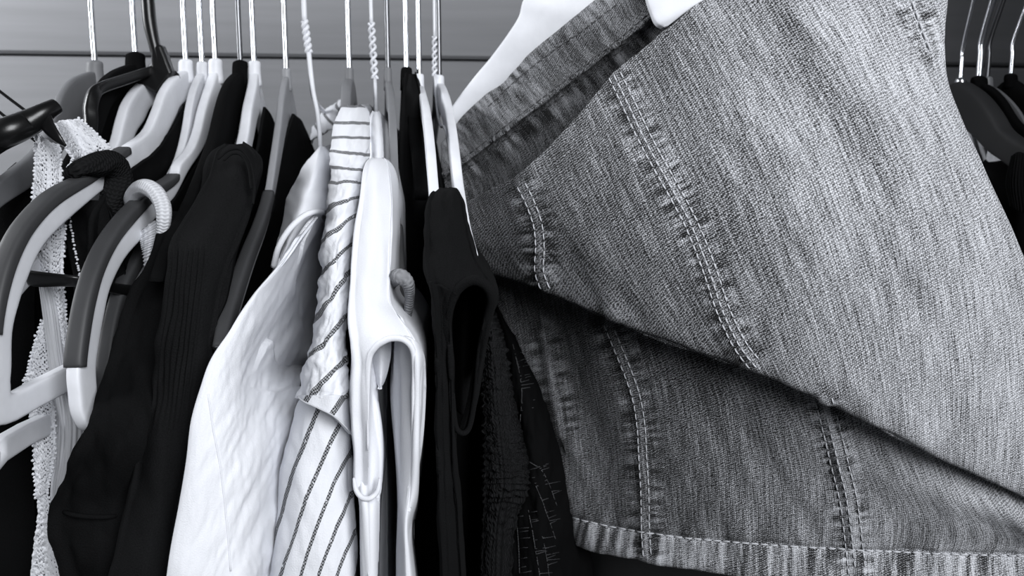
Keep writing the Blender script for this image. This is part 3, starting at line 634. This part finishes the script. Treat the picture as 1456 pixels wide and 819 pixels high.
lace([[(59, 455, .338), (64, 457, .337), (70, 460, .338)], [(48, 490, .337), (58, 492, .336), (70, 494, .338)], [(40, 525, .336), (54, 528, .335), (72, 530, .337)], [(33, 553, .335), (52, 555, .333), (74, 558, .336)], [(42, 590, .333), (60, 590, .330), (78, 588, .333)], [(47, 632, .332), (63, 635, .329), (79, 636, .332)], [(49, 672, .331), (60, 675, .329), (73, 674, .332)], [(51, 708, .330), (58, 706, .329), (66, 700, .331)]], 40, 150, 'lace_trim', band=0.6, n=44)
lw = [[(53, 705, .331), (60, 704, .330), (68, 702, .331)], [(53, 735, .331), (62, 737, .329), (73, 738, .330)], [(49, 765, .331), (65, 765, .328), (84, 765, .330)], [(44, 810, .331), (70, 812, .327), (101, 812, .330)], [(38, 870, .331), (72, 870, .326), (118, 870, .330)]]
lace(lw, 50, 90, 'lace_trim', band=0.36, n=26, sides=(1,), amp=0.0008)
# --- black top with knit strap over the first white hanger
kt = thing('knit_tank', 'black top with chunky knit strap draped over the white hanger arm', 'top', P(150, 240, 0.33))
obj('knit_strap', tube([P(106, 266, .346), P(101, 252, .340), P(110, 242, .335), P(128, 236, .340), P(150, 231, .350), P(168, 243, .358), P(165, 272, .358), P(156, 305, .36), P(149, 340, .362), P(143, 385, .365)], [0.0026, 0.003, 0.0034, 0.0042, 0.0056, 0.0062, 0.0062, 0.0054, 0.005, 0.006], n=150, seg=24, rib=(0.0016, 0.03), noise_amp=0.3), M['blackknit'], kt)
obj('bodice', sheet(nose([(285, 104, 160, .350), (330, 100, 175, .348), (400, 112, 190, .346), (480, 108, 185, .346), (600, 98, 170, .345), (720, 95, 160, .345), (860, 95, 170, .345)], 0.18, 0.012), 60, 60, wrinkle(0.0015, 30, 60), cycu=True), M['blackcotton'], kt)
picots([[(99, 311, .349)], [(104, 340, .347)], [(109, 370, .346)], [(114, 396, .346)]], 22, 0.0006, 'lace', kt, (0,))
# --- white ribbed strap over the second white hanger
ws = thing('ribbed_strap', 'white ribbed knit strap looped over the charcoal grip of a white hanger', 'strap', P(210, 275, 0.33))
obj('strap_loop', tube([P(196, 308, .368), P(189, 294, .362), P(188, 282, .353), P(197, 270, .346), P(209, 267, .340), P(222, 275, .336), P(231, 292, .334), P(233, 312, .333), P(229, 337, .335), P(222, 356, .338)], [0.0028, 0.003, 0.0034, 0.0037, 0.0037, 0.0036, 0.0034, 0.003, 0.0024, 0.002], n=150, seg=20, rib=(0.0013, 0.035)), M['whiteknit'], ws)
obj('strap_tail', sheet(PR([[(199, 330, .345), (210, 322, .343), (222, 314, .344)], [(200, 345, .345), (211, 340, .343), (226, 334, .344)], [(203, 362, .346), (209, 360, .344), (218, 356, .345)], [(206, 392, .347), (208, 391, .346), (210, 389, .347)]]), 24, 70, lambda x, y, u, v: 0.0004*sin(v*pi*34)), M['whiteknit'], ws, solid=0.0012)
# --- black long-sleeved top in front of the hanger loops
bt = thing('black_shirt', 'plain black long sleeve hanging left of the black ribbed sweater', 'top', P(170, 600, 0.30))
bt_r = [(300, 240, 300, .335), (345, 224, 280, .325), (390, 205, 262, .315), (476, 172, 250, .305), (535, 153, 245, .290), (582, 137, 235, .275), (630, 117, 225, .270), (675, 97, 212, .274), (715, 80, 200, .278), (740, 82, 192, .278), (780, 90, 185, .278), (870, 108, 185, .278)]
obj('sleeve', sheet(nose(bt_r, 0.17, 0.014), 90, 110, wrinkle(0.0022, 40, 90, 2.0), cycu=True), M['blackcotton'], bt)
obj('cuff_hem', tube([P(83, 722, .292), P(100, 731, .278), P(130, 735, .2765), P(160, 734, .279), P(190, 728, .292)], 0.0009, n=30, seg=8), M['blackcotton'], bt)
# --- black fine-knit sweater with ribbed underarm
sw = thing('black_sweater', 'black fine knit sweater with ribbed sleeve on a white hanger', 'sweater', P(300, 350, 0.28))
sw_r = [(203, 322, 346, .345), (212, 308, 360, .330), (230, 300, 371, .318), (258, 291, 366, .308), (297, 269, 357, .297), (340, 245, 345, .288), (375, 238, 332, .283), (425, 233, 320, .279), (476, 227, 308, .277), (515, 224, 306, .276), (562, 213, 296, .274), (617, 194, 285, .270), (693, 183, 268, .266), (760, 168, 255, .262), (870, 140, 240, .258)]
def sw_disp(x, y, u, v):
    h = 0.0016*fbm(x/45, y/90, 5, 2)
    if 345 < y < 620: h += 0.00045*sin((x+(y-350)*0.12)*2*pi/7.5)*min(1, (y-345)/14)*min(1, (620-y)/80)*min(1, max(0, ((300-(y-350)*0.1)-x)/14))
    return h
obj('sleeve', sheet(nose(sw_r, 0.16, 0.016, dx=-0.045), 260, 240, sw_disp, cycu=True), M['sweater'], sw)
for q in (((310, 226), (325, 214), (342, 213), (356, 230), (362, 262), (360, 290)), ((318, 228), (330, 219), (343, 221), (353, 238), (357, 268))):
    obj('shoulder_seam', tube([P(x, y, .312-.0002*(y-214)) for x, y in q], 0.0005, n=30, seg=8), M['sweater'], sw)
obj('shoulder', sheet(nose([(205, 318, 352, .36), (216, 300, 362, .35), (235, 290, 374, .345), (265, 286, 368, .34), (300, 275, 358, .335)], 0.11, 0.012, dx=-0.035), 60, 40, cycu=True), M['sweater'], sw)
# --- white blouse
bl = thing('white_blouse', 'white cotton blouse on a coated wire hanger beside the striped shirt', 'blouse', P(440, 300, 0.32))
yk = [[(452, 210, .43), (456, 207, .42), (462, 209, .43)], [(438, 227, .41), (452, 218, .385), (471, 226, .41)], [(424, 252, .39), (446, 246, .362), (470, 258, .39)], [(408, 285, .37), (434, 280, .345), (466, 285, .37)], [(401, 318, .355), (424, 310, .332), (464, 300, .36)], [(393, 350, .345), (410, 345, .326), (445, 318, .35)], [(387, 380, .34), (396, 378, .325), (420, 360, .34)], [(384, 400, .345), (392, 400, .335), (410, 390, .345)]]
yk = [[(r[0][0]+22, r[0][1]-3, r[0][2]+.09), (r[0][0]+5, r[0][1]-1, r[0][2]+.02)]+r+[(r[2][0], r[2][1]-1, r[2][2]+.03), (r[2][0]+10, r[2][1]-4, r[2][2]+.1)] for r in yk]
obj('shoulder_yoke', sheet(PR(yk), 90, 100, lambda x, y, u, v: 0.0009*fbm(x/30, y/40, 8, 3)), M['cotton'], bl, solid=0.0014)
sl = [[(449, 306, .335), (454, 308, .345), (459, 314, .375), (462, 320, .42)], [(428, 335, .315), (440, 338, .335), (452, 348, .375), (460, 356, .43)], [(404, 370, .300), (422, 378, .322), (440, 386, .365), (458, 396, .43)], [(364, 417, .284), (390, 425, .302), (420, 440, .350), (455, 455, .43)], [(332, 468, .270), (362, 478, .284), (402, 492, .338), (446, 500, .40)], [(303, 512, .262), (340, 525, .272), (388, 528, .322), (430, 522, .395)], [(289, 551, .257), (330, 560, .265), (385, 555, .302), (428, 545, .335)], [(274, 600, .252), (320, 610, .258), (378, 608, .280), (425, 600, .315)], [(266, 663, .249), (315, 672, .253), (372, 676, .270), (412, 670, .305)], [(250, 761, .246), (305, 770, .249), (362, 776, .262), (402, 775, .295)], [(240, 822, .244), (298, 830, .247), (355, 836, .258), (396, 836, .29)], [(225, 920, .244), (290, 920, .246), (350, 925, .256), (392, 925, .288)]]
sl = [[(r[0][0]+26, r[0][1], r[0][2]+.10), (r[0][0]+4, r[0][1], r[0][2]+.018)]+r for r in sl]
def bl_disp(x, y, u, v):
    e = min(1, max(0, (u-0.35)/0.3))
    return 0.0008*fbm(x/60, y/160, 3, 2)+e*(0.0016*fbm((x+y*0.5)/30, (y-x*0.6)/170, 6, 3)+0.0003*fbm(x/7, y/30, 9, 2))
bld = sheet(PR(sl), 150, 220, bl_disp); obj('sleeve', bld, M['cotton'], bl, solid=0.0012)
obj('armhole_seam', tube([P(389, 379, .322), P(396, 352, .318), P(410, 328, .318), P(428, 310, .321), P(444, 302, .326), P(458, 302, .345)], 0.0013, n=40, seg=10), M['cotton'], bl)
bbv = BVHTree.FromPolygons(bld[0], [tuple(f) for f in bld[1]])
q = [onto(bbv, x, y, 0.0001) for x, y in cr([(296, 560), (303, 610), (314, 670), (322, 740), (328, 812)], 30)]
obj('sleeve_seam', tube([p for p in q if p], 0.00035, seg=8), M['cotton'], bl)
# --- striped shirt
ss = thing('striped_shirt', 'white shirt with thin woven dark stripes beside the white tank top', 'shirt', P(490, 300, 0.30))
up_r = [(149, 489, 513, .395, -.05, -.05), (158, 482, 524, .380, .3, .3), (180, 474, 526, .362, 1.25, 1.2), (200, 472, 526, .350, 2.2, 2.2), (220, 470, 524, .340, 3.25, 3.0), (242, 469, 518, .330, 4.2, 4.0), (262, 468, 516, .322, 5.1, 5.1), (300, 463, 510, .310, 6.0, 6.9), (345, 458, 503, .300, 7.0, 8.0), (388, 457, 500, .292, 8.0, 9.1), (430, 452, 496, .285, 8.6, 9.8), (480, 444, 492, .278, 9.45, 10.6), (513, 436, 494, .273, 10.0, 11.1), (545, 428, 498, .270, 10.4, 11.8), (566, 421, 500, .268, 10.6, 12.2)]
def shirt_rows(rr, r=0.014):
    pts, phs = [], []
    for y, xl, xr, Yn, a, b in rr:
        w_ = xr-xl; q = [(xl+20, y, Yn+.12), (xl+3, y, Yn+.035), (xl, y, Yn+r), (xl+.2*w_, y, Yn+.003), (xl+.5*w_, y, Yn), (xl+.8*w_, y, Yn+.003), (xr, y, Yn+r), (xr-1, y, Yn+.05), (xr+12, y, Yn+.14)]
        pts.append([P(*p) for p in q]); phs.append([a-.6, a-.12, a, a+.2*(b-a), a+.5*(b-a), a+.8*(b-a), b, b+.35, b+1.0])
    return pts, phs
pu, hu = shirt_rows(up_r)
def sh_disp(x, y, u, v): return 0.0016*fbm(x/16+y/40, y/30-x/60, 2, 3)*min(1, max(.3, (y-150)/100))
obj('sleeve', sheet(pu, 120, 220, sh_disp, hu), M['stripes'], ss, solid=0.0009)
# the last row's slant: hem of the sleeve
lo_r = [(545, 432, 496, .281, -.2, 1.9), (575, 421, 500, .279, .1, 2.15), (600, 415, 500, .277, .2, 2.45), (654, 404, 500, .273, .4, 3.2), (700, 397, 501, .270, .62, 4.0), (770, 389, 507, .266, 1.05, 5.3), (815, 385, 506, .264, 1.35, 6.0), (900, 376, 506, .262, 1.9, 7.2)]
pl_, hl = shirt_rows(lo_r)
obj('body_panel', sheet(pl_, 120, 160, lambda x, y, u, v: 0.0011*fbm(x/35, y/80, 5, 3), hl), M['stripes'], ss, solid=0.0009)
obj('sleeve_hem', tube([P(423, 564, .272), P(432, 571, .268), P(452, 580, .2665), P(475, 592, .2665), P(490, 606, .2675), P(500, 618, .275)], 0.0003, n=30, seg=8), M['innergrey'], ss)
ext = [(566, 421, 500, .268, 10.6, 12.2), (566, 421, 500, .268, 10.6, 12.2)]
hr_ = [[P(421, 562, .283), P(432, 562, .272), P(455, 562, .2685), P(480, 562, .2685), P(500, 562, .282)], [P(423, 566, .283), P(432, 571, .271), P(452, 581, .2675), P(478, 595, .2675), P(501, 620, .280)]]
obj('sleeve_end', sheet(hr_, 50, 14, None, [[10.6, 10.85, 11.3, 11.8, 12.2], [10.65, 10.95, 11.5, 12.2, 13.0]]), M['stripes'], ss, solid=0.0009)
fs_r = [[(440, 205, .53), (456, 190, .51), (478, 180, .49)], [(444, 180, .56), (458, 166, .53), (480, 160, .50)], [(458, 160, .57), (470, 150, .54), (486, 147, .51)], [(475, 146, .57), (488, 141, .55), (500, 141, .53)]]
obj('far_shoulder', sheet(PR(fs_r), 40, 40, wrinkle(0.002, 12, 12), [[0, 1, 2], [.8, 1.8, 2.8], [1.6, 2.6, 3.4], [2.4, 3.2, 4]]), M['stripes'], ss, solid=0.001)
# --- white shirt on the twisted wire hanger (behind the tank)
w2 = thing('white_shirt', 'white shirt mostly hidden behind the white tank top', 'shirt', P(536, 190, 0.37))
obj('shoulder', sheet(nose([(159, 531, 540, .395), (165, 528, 543, .385), (178, 525.5, 545, .375), (200, 525, 547, .365), (240, 525, 548, .355), (330, 524, 550, .345), (500, 520, 552, .34), (850, 515, 555, .34)], 0.14, 0.012), 60, 90, wrinkle(0.0006, 20, 50), cycu=True), M['jersey'], w2)
# --- white tank top
tk = thing('tank_top', 'white jersey tank top with open armhole facing the camera', 'top', P(550, 400, 0.28))
tk_r = [(224, 531, 546, .345), (229, 524, 552, .330), (240, 519, 556, .318), (260, 515, 559, .308), (285, 512, 561, .300), (310, 508, 561, .294), (347, 503, 560, .287), (390, 499, 559, .280), (428, 497, 560, .273), (453, 496, 578, .268), (470, 497, 589, .265), (486, 499, 597, .263), (512, 501, 603, .262), (568, 499, 602, .262), (640, 503, 597, .264), (690, 504, 592, .266)]
HOLE = [(523, 720), (523, 560), (525, 512), (534, 494), (546, 485), (557, 481), (575, 483), (586, 496), (589, 520), (588, 560), (585, 720)]
obj('shoulder_strap', sheet(nose(tk_r, 0.15, 0.012, 0.45), 220, 200, lambda x, y, u, v: 0.0006*fbm(x/25, y/60, 1, 2)+0.0008*math.exp(-((x-(538+(y-240)*0.02))/9)**2)*min(1, max(0, (y-240)/40))*min(1, max(0, (430-y)/60)), cycu=True, cut=HOLE, cuty=0.32), M['jersey'], tk)
fpnl = [[(499, 480, .300), (498, 482, .272), (508, 484, .2665), (518, 486, .2665), (528, 490, .271), (530, 492, .30)], [(503, 512, .300), (500, 512, .272), (508, 512, .267), (517, 512, .267), (525, 514, .271), (534, 520, .30)], [(503, 568, .30), (499, 568, .272), (508, 570, .268), (520, 572, .270), (531, 574, .276), (541, 578, .29)], [(505, 638, .30), (503, 638, .272), (511, 640, .268), (524, 642, .271), (537, 642, .276), (546, 640, .29)], [(506, 688, .30), (503, 688, .271), (511, 690, .266), (524, 694, .267), (536, 694, .272), (543, 692, .29)], [(511, 725, .30), (509, 725, .270), (516, 728, .264), (526, 730, .263), (536, 728, .268), (541, 726, .29)], [(517, 819, .30), (515, 819, .270), (521, 819, .263), (529, 819, .262), (536, 819, .268), (539, 819, .29)], [(520, 900, .30), (518, 900, .270), (524, 900, .263), (530, 900, .262), (536, 900, .268), (539, 900, .29)]]
fpnl = [[(x, y, Y+(.004 if y < 700 else .0)) for x, y, Y in r] for r in fpnl]; fpnl = [[(r[0][0]+3, r[0][1], .38)]+r+[(r[-1][0]+3, r[-1][1], .38)] for r in fpnl]
obj('front_panel', sheet(PR(fpnl), 80, 150, lambda x, y, u, v: 0.0007*sin((x-500)*0.28+0.004*y)*min(1, max(0, (y-500)/60))), M['jersey'], tk, solid=0.0009)
bpnl = [[(557, 478, .31), (566, 478, .272), (578, 480, .2635), (590, 484, .2635), (598, 490, .272), (600, 492, .30)], [(557, 512, .31), (563, 512, .283), (576, 512, .275), (590, 512, .266), (603, 513, .273), (604, 514, .30)], [(557, 568, .31), (561, 568, .285), (574, 568, .276), (588, 568, .268), (601, 568, .273), (603, 568, .30)], [(560, 638, .31), (562, 638, .284), (573, 638, .275), (585, 638, .268), (597, 638, .273), (599, 638, .30)], [(562, 700, .31), (564, 700, .282), (573, 700, .272), (582, 700, .267), (591, 700, .272), (593, 700, .30)], [(563, 755, .31), (565, 755, .280), (571, 755, .270), (577, 755, .266), (583, 755, .271), (586, 755, .30)], [(563, 819, .31), (565, 819, .279), (571, 819, .270), (579, 819, .266), (588, 819, .271), (592, 819, .30)], [(563, 900, .31), (565, 900, .279), (573, 900, .270), (583, 900, .266), (595, 900, .271), (600, 900, .30)]]
bpnl = [[(x, y, Y+(-.004 if 500 < y < 690 else .001)) for x, y, Y in r] for r in bpnl]; bpnl = [[(r[0][0]+3, r[0][1], .38)]+r+[(r[-1][0]+3, r[-1][1], .38)] for r in bpnl]
obj('back_panel', sheet(PR(bpnl), 90, 150, lambda x, y, u, v: 0.0008*sin((x-555)*0.33+0.003*y)*min(1, max(0, (y-500)/50))*(1-min(1, max(0, (y-720)/60)))), M['jersey'], tk, solid=0.0009)
obj('armhole_binding', tube([P(523, 640, .2655), P(523, 560, .2645), P(525, 512, .2635), P(534, 494, .2625), P(546, 485, .262), P(558, 481, .262), P(574, 483, .262), P(586, 496, .2628), P(589, 520, .2635), P(588, 560, .264), P(586, 640, .266)], [0.0004, 0.0007, 0.0010, 0.0011, 0.0012, 0.0012, 0.0012, 0.0011, 0.0010, 0.0008, 0.0004], n=80, seg=12), M['jersey'], tk)
obj('armhole_binding', tube([P(503, 680, .268), P(506, 696, .2655), P(513, 706, .2645), P(522, 709, .264), P(530, 706, .2645), P(537, 697, .268), P(540, 680, .272)], [0.0005, 0.0009, 0.001, 0.001, 0.001, 0.0009, 0.0005], n=40, seg=10), M['jersey'], tk)
nl = [[(524, 486, .287), (540, 478, .283), (557, 474, .285)], [(526, 505, .287), (541, 502, .282), (556, 505, .285)], [(529, 526, .287), (541, 526, .281), (552, 527, .285)], [(534, 542, .286), (541, 544, .281), (547, 543, .285)], [(539, 552, .284), (540, 554, .282), (541, 552, .284)]]
obj('neckline_flap', sheet(PR(nl), 30, 50), M['jersey'], tk, solid=0.001)
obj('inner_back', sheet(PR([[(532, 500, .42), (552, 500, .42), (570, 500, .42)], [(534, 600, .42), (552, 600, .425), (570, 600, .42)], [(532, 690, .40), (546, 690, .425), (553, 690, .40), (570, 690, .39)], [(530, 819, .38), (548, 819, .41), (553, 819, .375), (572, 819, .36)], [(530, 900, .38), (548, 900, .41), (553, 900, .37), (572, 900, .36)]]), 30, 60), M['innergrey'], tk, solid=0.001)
# --- grey ribbed cord on the dark grey hanger
gc = thing('knit_belt', 'grey ribbed knit belt hooked over the thin dark grey hanger tip', 'belt', P(575, 395, 0.28))
obj('cord', tube([P(555, 402, .30), P(562, 395, .287), P(571, 394, .281), P(579, 401, .281), P(582, 413, .284), P(582, 430, .288), P(578, 455, .293), P(574, 480, .30)], [0.0026, 0.0028, 0.0028, 0.0024, 0.0020, 0.0017, 0.0016, 0.0014], n=140, seg=18, rib=(0.0012, 0.12)), M['greyknit'], gc)
# --- narrow black velvet top (column behind)
bc = thing('velvet_camisole', 'narrow black velvet top between the white tank and denim skirt', 'top', P(590, 300, 0.36))
obj('body', sheet(nose([(104, 577, 592, .425), (125, 574, 597, .412), (160, 571, 605, .395), (203, 569, 611, .378), (238, 568, 622, .368), (270, 568, 628, .360), (330, 570, 650, .362), (430, 575, 685, .360), (520, 590, 702, .360), (650, 592, 705, .360), (750, 588, 705, .36), (870, 586, 705, .36)], 0.17, 0.014), 70, 110, wrinkle(0.0014, 30, 120), cycu=True), M['blackvelvet'], bc)
# --- black velvet tank with the looped armhole
bvt = thing('velvet_tank', 'black velvet tank top with looped armhole overlapping the denim skirt', 'top', P(650, 350, 0.27))
vr = [(266, 624, 640, .315), (270, 616, 650, .304), (286, 608, 660, .294), (307, 605, 664, .287), (334, 603, 670, .280), (366, 602, 680, .274), (390, 604, 696, .268), (406, 608, 706, .265), (420, 612, 709, .264), (450, 615, 700, .265), (490, 617, 691, .268), (540, 619, 682, .272)]
VHOLE = [(640, 600), (637, 480), (639, 446), (650, 417), (670, 402), (686, 406), (692, 425), (687, 455), (676, 540), (672, 600)]
obj('shoulder_strap', sheet(nose(vr, 0.15, 0.012), 180, 140, wrinkle(0.0007, 20, 40), cycu=True, cut=VHOLE, cuty=0.34), M['blackvelvet'], bvt)
vl = [[(608, 400, .272), (622, 405, .266), (640, 412, .266), (652, 418, .272)], [(616, 440, .274), (626, 442, .268), (636, 444, .270), (642, 446, .276)], [(619, 540, .276), (628, 540, .270), (638, 540, .272), (644, 540, .278)], [(620, 640, .278), (630, 640, .272), (640, 640, .274), (648, 640, .28)], [(622, 740, .28), (634, 740, .272), (646, 740, .275), (656, 740, .282)], [(626, 870, .28), (640, 870, .272), (652, 870, .276), (664, 870, .284)]]
vl = [[(r[0][0]+6, r[0][1], r[0][2]+.08)]+r+[(r[-1][0]+3, r[-1][1], r[-1][2]+.08)] for r in vl]
obj('front_panel', sheet(PR(vl), 50, 90, wrinkle(0.001, 20, 80, 4)), M['blackvelvet'], bvt, solid=0.001)
obj('armhole_binding', tube([P(637, 480, .272), P(638, 448, .268), P(649, 415, .2655), P(670, 399, .264), P(690, 405, .264), P(699, 425, .266), P(692, 455, .270), P(682, 500, .274), P(676, 560, .277), P(668, 605, .278), P(658, 616, .277), P(648, 605, .278), P(644, 560, .279)], [0.0010, 0.0014, 0.0017, 0.0019, 0.0019, 0.0018, 0.0015, 0.0012, 0.0011, 0.0011, 0.0011, 0.001, 0.0008], n=90, seg=10), M['blackvelvet'], bvt)
vb = [[(690, 405, .268), (700, 408, .2655), (708, 418, .272)], [(690, 430, .272), (699, 430, .268), (709, 428, .274)], [(684, 460, .275), (690, 462, .272), (698, 458, .277)], [(674, 510, .279), (681, 512, .277), (690, 508, .281)], [(664, 570, .281), (671, 572, .279), (680, 568, .283)], [(652, 612, .282), (659, 617, .280), (668, 608, .283)]]
obj('back_panel', sheet(PR(vb), 24, 70), M['blackvelvet'], bvt, solid=0.0012)
obj('inner_lining', sheet(PR([[(642, 415, .31), (665, 405, .30), (692, 415, .31)], [(642, 500, .31), (660, 500, .30), (682, 490, .31)], [(645, 580, .30), (658, 590, .295), (672, 575, .30)]]), 24, 40), M['blackcotton'], bvt, solid=0.001)
# --- fuzzy knit and sequinned sheer
fk = thing('fuzzy_jumper', 'black fuzzy knit jumper sleeve beside the skirt\'s lower left edge', 'jumper', P(715, 600, 0.31))
obj('sleeve', sheet(nose([(448, 690, 703, .345), (470, 686, 711, .335), (500, 684, 720, .326), (556, 684, 728, .320), (616, 684, 740, .314), (660, 684, 749, .308), (695, 684, 751, .306), (725, 684, 738, .308), (770, 682, 730, .308), (870, 680, 726, .306)], 0.12, 0.014), 110, 150, lambda x, y, u, v: 0.0009*sin(y*2*pi/9+2.5*noise.noise(V((x/14, y/14, 0))))*min(1, max(0, (740-y)/60))+0.0012*fbm(x/8, y/8, 3, 2), cycu=True), M['fuzzy'], fk)
sq = thing('sheer_dress', 'black sheer dress with glinting thread ladders left of the denim hem', 'dress', P(770, 650, 0.36))
sqr = [[(700, 440, .40), (712, 446, .395), (730, 470, .40)], [(716, 510, .385), (738, 515, .378), (765, 520, .39)], [(728, 580, .375), (755, 585, .366), (790, 590, .385)], [(735, 650, .37), (770, 655, .360), (812, 660, .385)], [(730, 730, .365), (775, 735, .356), (830, 740, .39)], [(722, 860, .36), (775, 860, .352), (850, 860, .39)]]
sqd = sheet(PR(sqr), 70, 120, wrinkle(0.002, 20, 60, 3)); obj('fabric', sqd, M['sheer'], sq, solid=0.0008)
sbv = BVHTree.FromPolygons(sqd[0], [tuple(f) for f in sqd[1]])
ds = []
for path in ([(729, 490), (736, 520), (742, 556), (741, 600)], [(748, 653), (768, 667), (780, 690), (792, 722)], [(752, 668), (766, 700), (778, 735), (789, 766)], [(735, 735), (738, 770), (740, 819)], [(752, 725), (760, 770), (767, 819)], [(770, 760), (776, 790), (780, 819)]):
    pp = cr(path, 26)
    for i in range(len(pp)-1):
        if random.random() < 0.75:
            a, b = onto(sbv, *pp[i], 0.0005), onto(sbv, *pp[i+1], 0.0005)
            if a and b: ds.append(tube([a, b], 0.00016*random.uniform(0.6, 1.3), seg=5))
        if random.random() < 0.3:
            x, y = pp[i]; a, b = onto(sbv, x, y, 0.0005), onto(sbv, x+random.uniform(8, 18), y-random.uniform(1, 5), 0.0005)
            if a and b: ds.append(tube([a, b], 0.00012, seg=5))
obj('thread_ladder', join(*ds), M['thread'], sq, kind='stuff')
dc = thing('dark_dress', 'dark grey garment showing below the denim hem', 'dress', P(940, 830, 0.42))
obj('cloth', sheet(nose([(560, 860, 1080, .46), (700, 850, 1090, .45), (790, 840, 1100, .445), (920, 830, 1120, .44)], 0.1, 0.03), 60, 40, wrinkle(0.003, 40, 200, 1), cycu=True), M['darkcloth'], dc)
# --- black garments hanging deeper between the white hangers
def deep(name, parent, rows, amp=0.0015): return obj(name, sheet(PR(rows), 50, 70, wrinkle(amp, 35, 90, len(rows))), M['blackcotton'], parent, solid=0.0015)
deep('body', kt, [[(266, 148, .458), (300, 148, .50), (337, 148, .56)], [(228, 210, .41), (275, 210, .46), (337, 210, .56)], [(190, 242, .38), (260, 242, .44), (337, 242, .56)], [(145, 285, .35), (230, 285, .42), (337, 285, .56)], [(125, 400, .34), (220, 400, .42), (337, 400, .56)], [(115, 850, .345), (220, 850, .42), (337, 850, .56)]])
deep('body', bt, [[(303, 183, .452), (335, 183, .50), (372, 183, .56)], [(274, 245, .42), (320, 245, .48), (372, 245, .56)], [(235, 310, .365), (300, 310, .45), (372, 310, .56)], [(215, 400, .345), (300, 400, .45), (372, 400, .56)], [(200, 850, .34), (300, 850, .45), (372, 850, .56)]])
deep('body', sw, [[(376, 152, .462), (390, 172, .50), (412, 225, .56)], [(366, 205, .44), (388, 215, .49), (412, 245, .56)], [(350, 300, .41), (385, 300, .48), (412, 300, .56)], [(330, 560, .40), (385, 560, .48), (412, 560, .56)], [(320, 850, .40), (385, 850, .48), (412, 850, .56)]])
bj = thing('black_coat', 'black coat on the leftmost grey hanger behind the lace camisole', 'coat', P(20, 400, 0.38))
obj('body', sheet(nose([(232, 34, 66, .39), (262, 2, 66, .385), (300, -45, 66, .38), (400, -80, 66, .375), (600, -90, 66, .372), (860, -95, 66, .37)], 0.2, 0.02), 60, 60, wrinkle(0.002, 40, 100), cycu=True), M['blackcotton'], bj)
bk_ = thing('black_jumper', 'black garment on the chrome-hooked black hanger, seen under the moulded hanger frame', 'jumper', P(140, 250, 0.40))
deep('body', bk_, [[(181, 126, .445), (210, 126, .49), (250, 126, .57)], [(146, 160, .41), (190, 160, .47), (250, 160, .57)], [(128, 205, .395), (180, 205, .46), (250, 205, .57)], [(90, 290, .37), (170, 290, .46), (250, 290, .57)], [(70, 850, .37), (170, 850, .46), (250, 850, .57)]])
bd_ = thing('black_dress', 'black dress on the grey hanger with the long charcoal grip', 'dress', P(390, 400, 0.40))
deep('body', bd_, [[(419, 162, .462), (432, 178, .50), (452, 225, .56)], [(403, 218, .44), (428, 225, .49), (452, 250, .56)], [(386, 300, .405), (420, 300, .47), (452, 300, .56)], [(352, 400, .375), (410, 400, .46), (452, 400, .56)], [(328, 520, .36), (400, 520, .45), (452, 520, .56)], [(318, 850, .355), (400, 850, .45), (452, 850, .56)]])
# --- far right garments
r1 = thing('black_jacket', 'black garment under the curved dark grey hanger at right', 'top', P(1430, 300, 0.42))
obj('body', sheet(nose([(226, 1400, 1440, .44), (238, 1385, 1470, .425), (300, 1378, 1520, .41), (420, 1375, 1560, .40), (600, 1370, 1600, .40), (850, 1360, 1650, .40)], 0.15, 0.03), 50, 60, wrinkle(0.002, 40, 100), cycu=True), M['blackcotton'], r1)
obj('ribbed_band', sheet(PR([[(1438, 222, .405), (1450, 216, .40), (1470, 225, .40)], [(1430, 260, .405), (1446, 260, .398), (1470, 265, .395)], [(1436, 292, .40), (1450, 300, .395), (1475, 310, .39)]]), 60, 20, lambda x, y, u, v: 0.0005*sin(u*60)), M['sweater'], r1, solid=0.001)
r2 = thing('grey_striped_top', 'grey striped fabric peeping below the curved dark grey hanger', 'top', P(1395, 215, 0.47))
obj('cloth', sheet(PR([[(1340, 175, .475), (1380, 175, .462), (1420, 180, .46)], [(1340, 205, .47), (1385, 205, .456), (1425, 212, .452)], [(1340, 240, .47), (1385, 245, .452), (1430, 250, .45)], [(1340, 330, .47), (1380, 330, .456), (1440, 330, .46)]]), 60, 40, lambda x, y, u, v: 0.0012*sin((x-y*0.3)*2*pi/11)), M['greystripe'], r2, solid=0.001)
r3 = thing('white_garment', 'scrap of white cloth tucked behind the curved dark grey hanger', 'top', P(1418, 170, 0.46))
obj('cloth', sheet(PR([[(1400, 150, .445), (1408, 152, .440), (1414, 156, .445)], [(1402, 168, .443), (1412, 167, .436), (1422, 172, .443)], [(1404, 195, .443), (1416, 190, .436), (1430, 190, .443)], [(1402, 240, .443), (1416, 240, .438), (1432, 240, .443)]]), 24, 30, wrinkle(0.0015, 8, 12)), M['lace'], r3, solid=0.001)
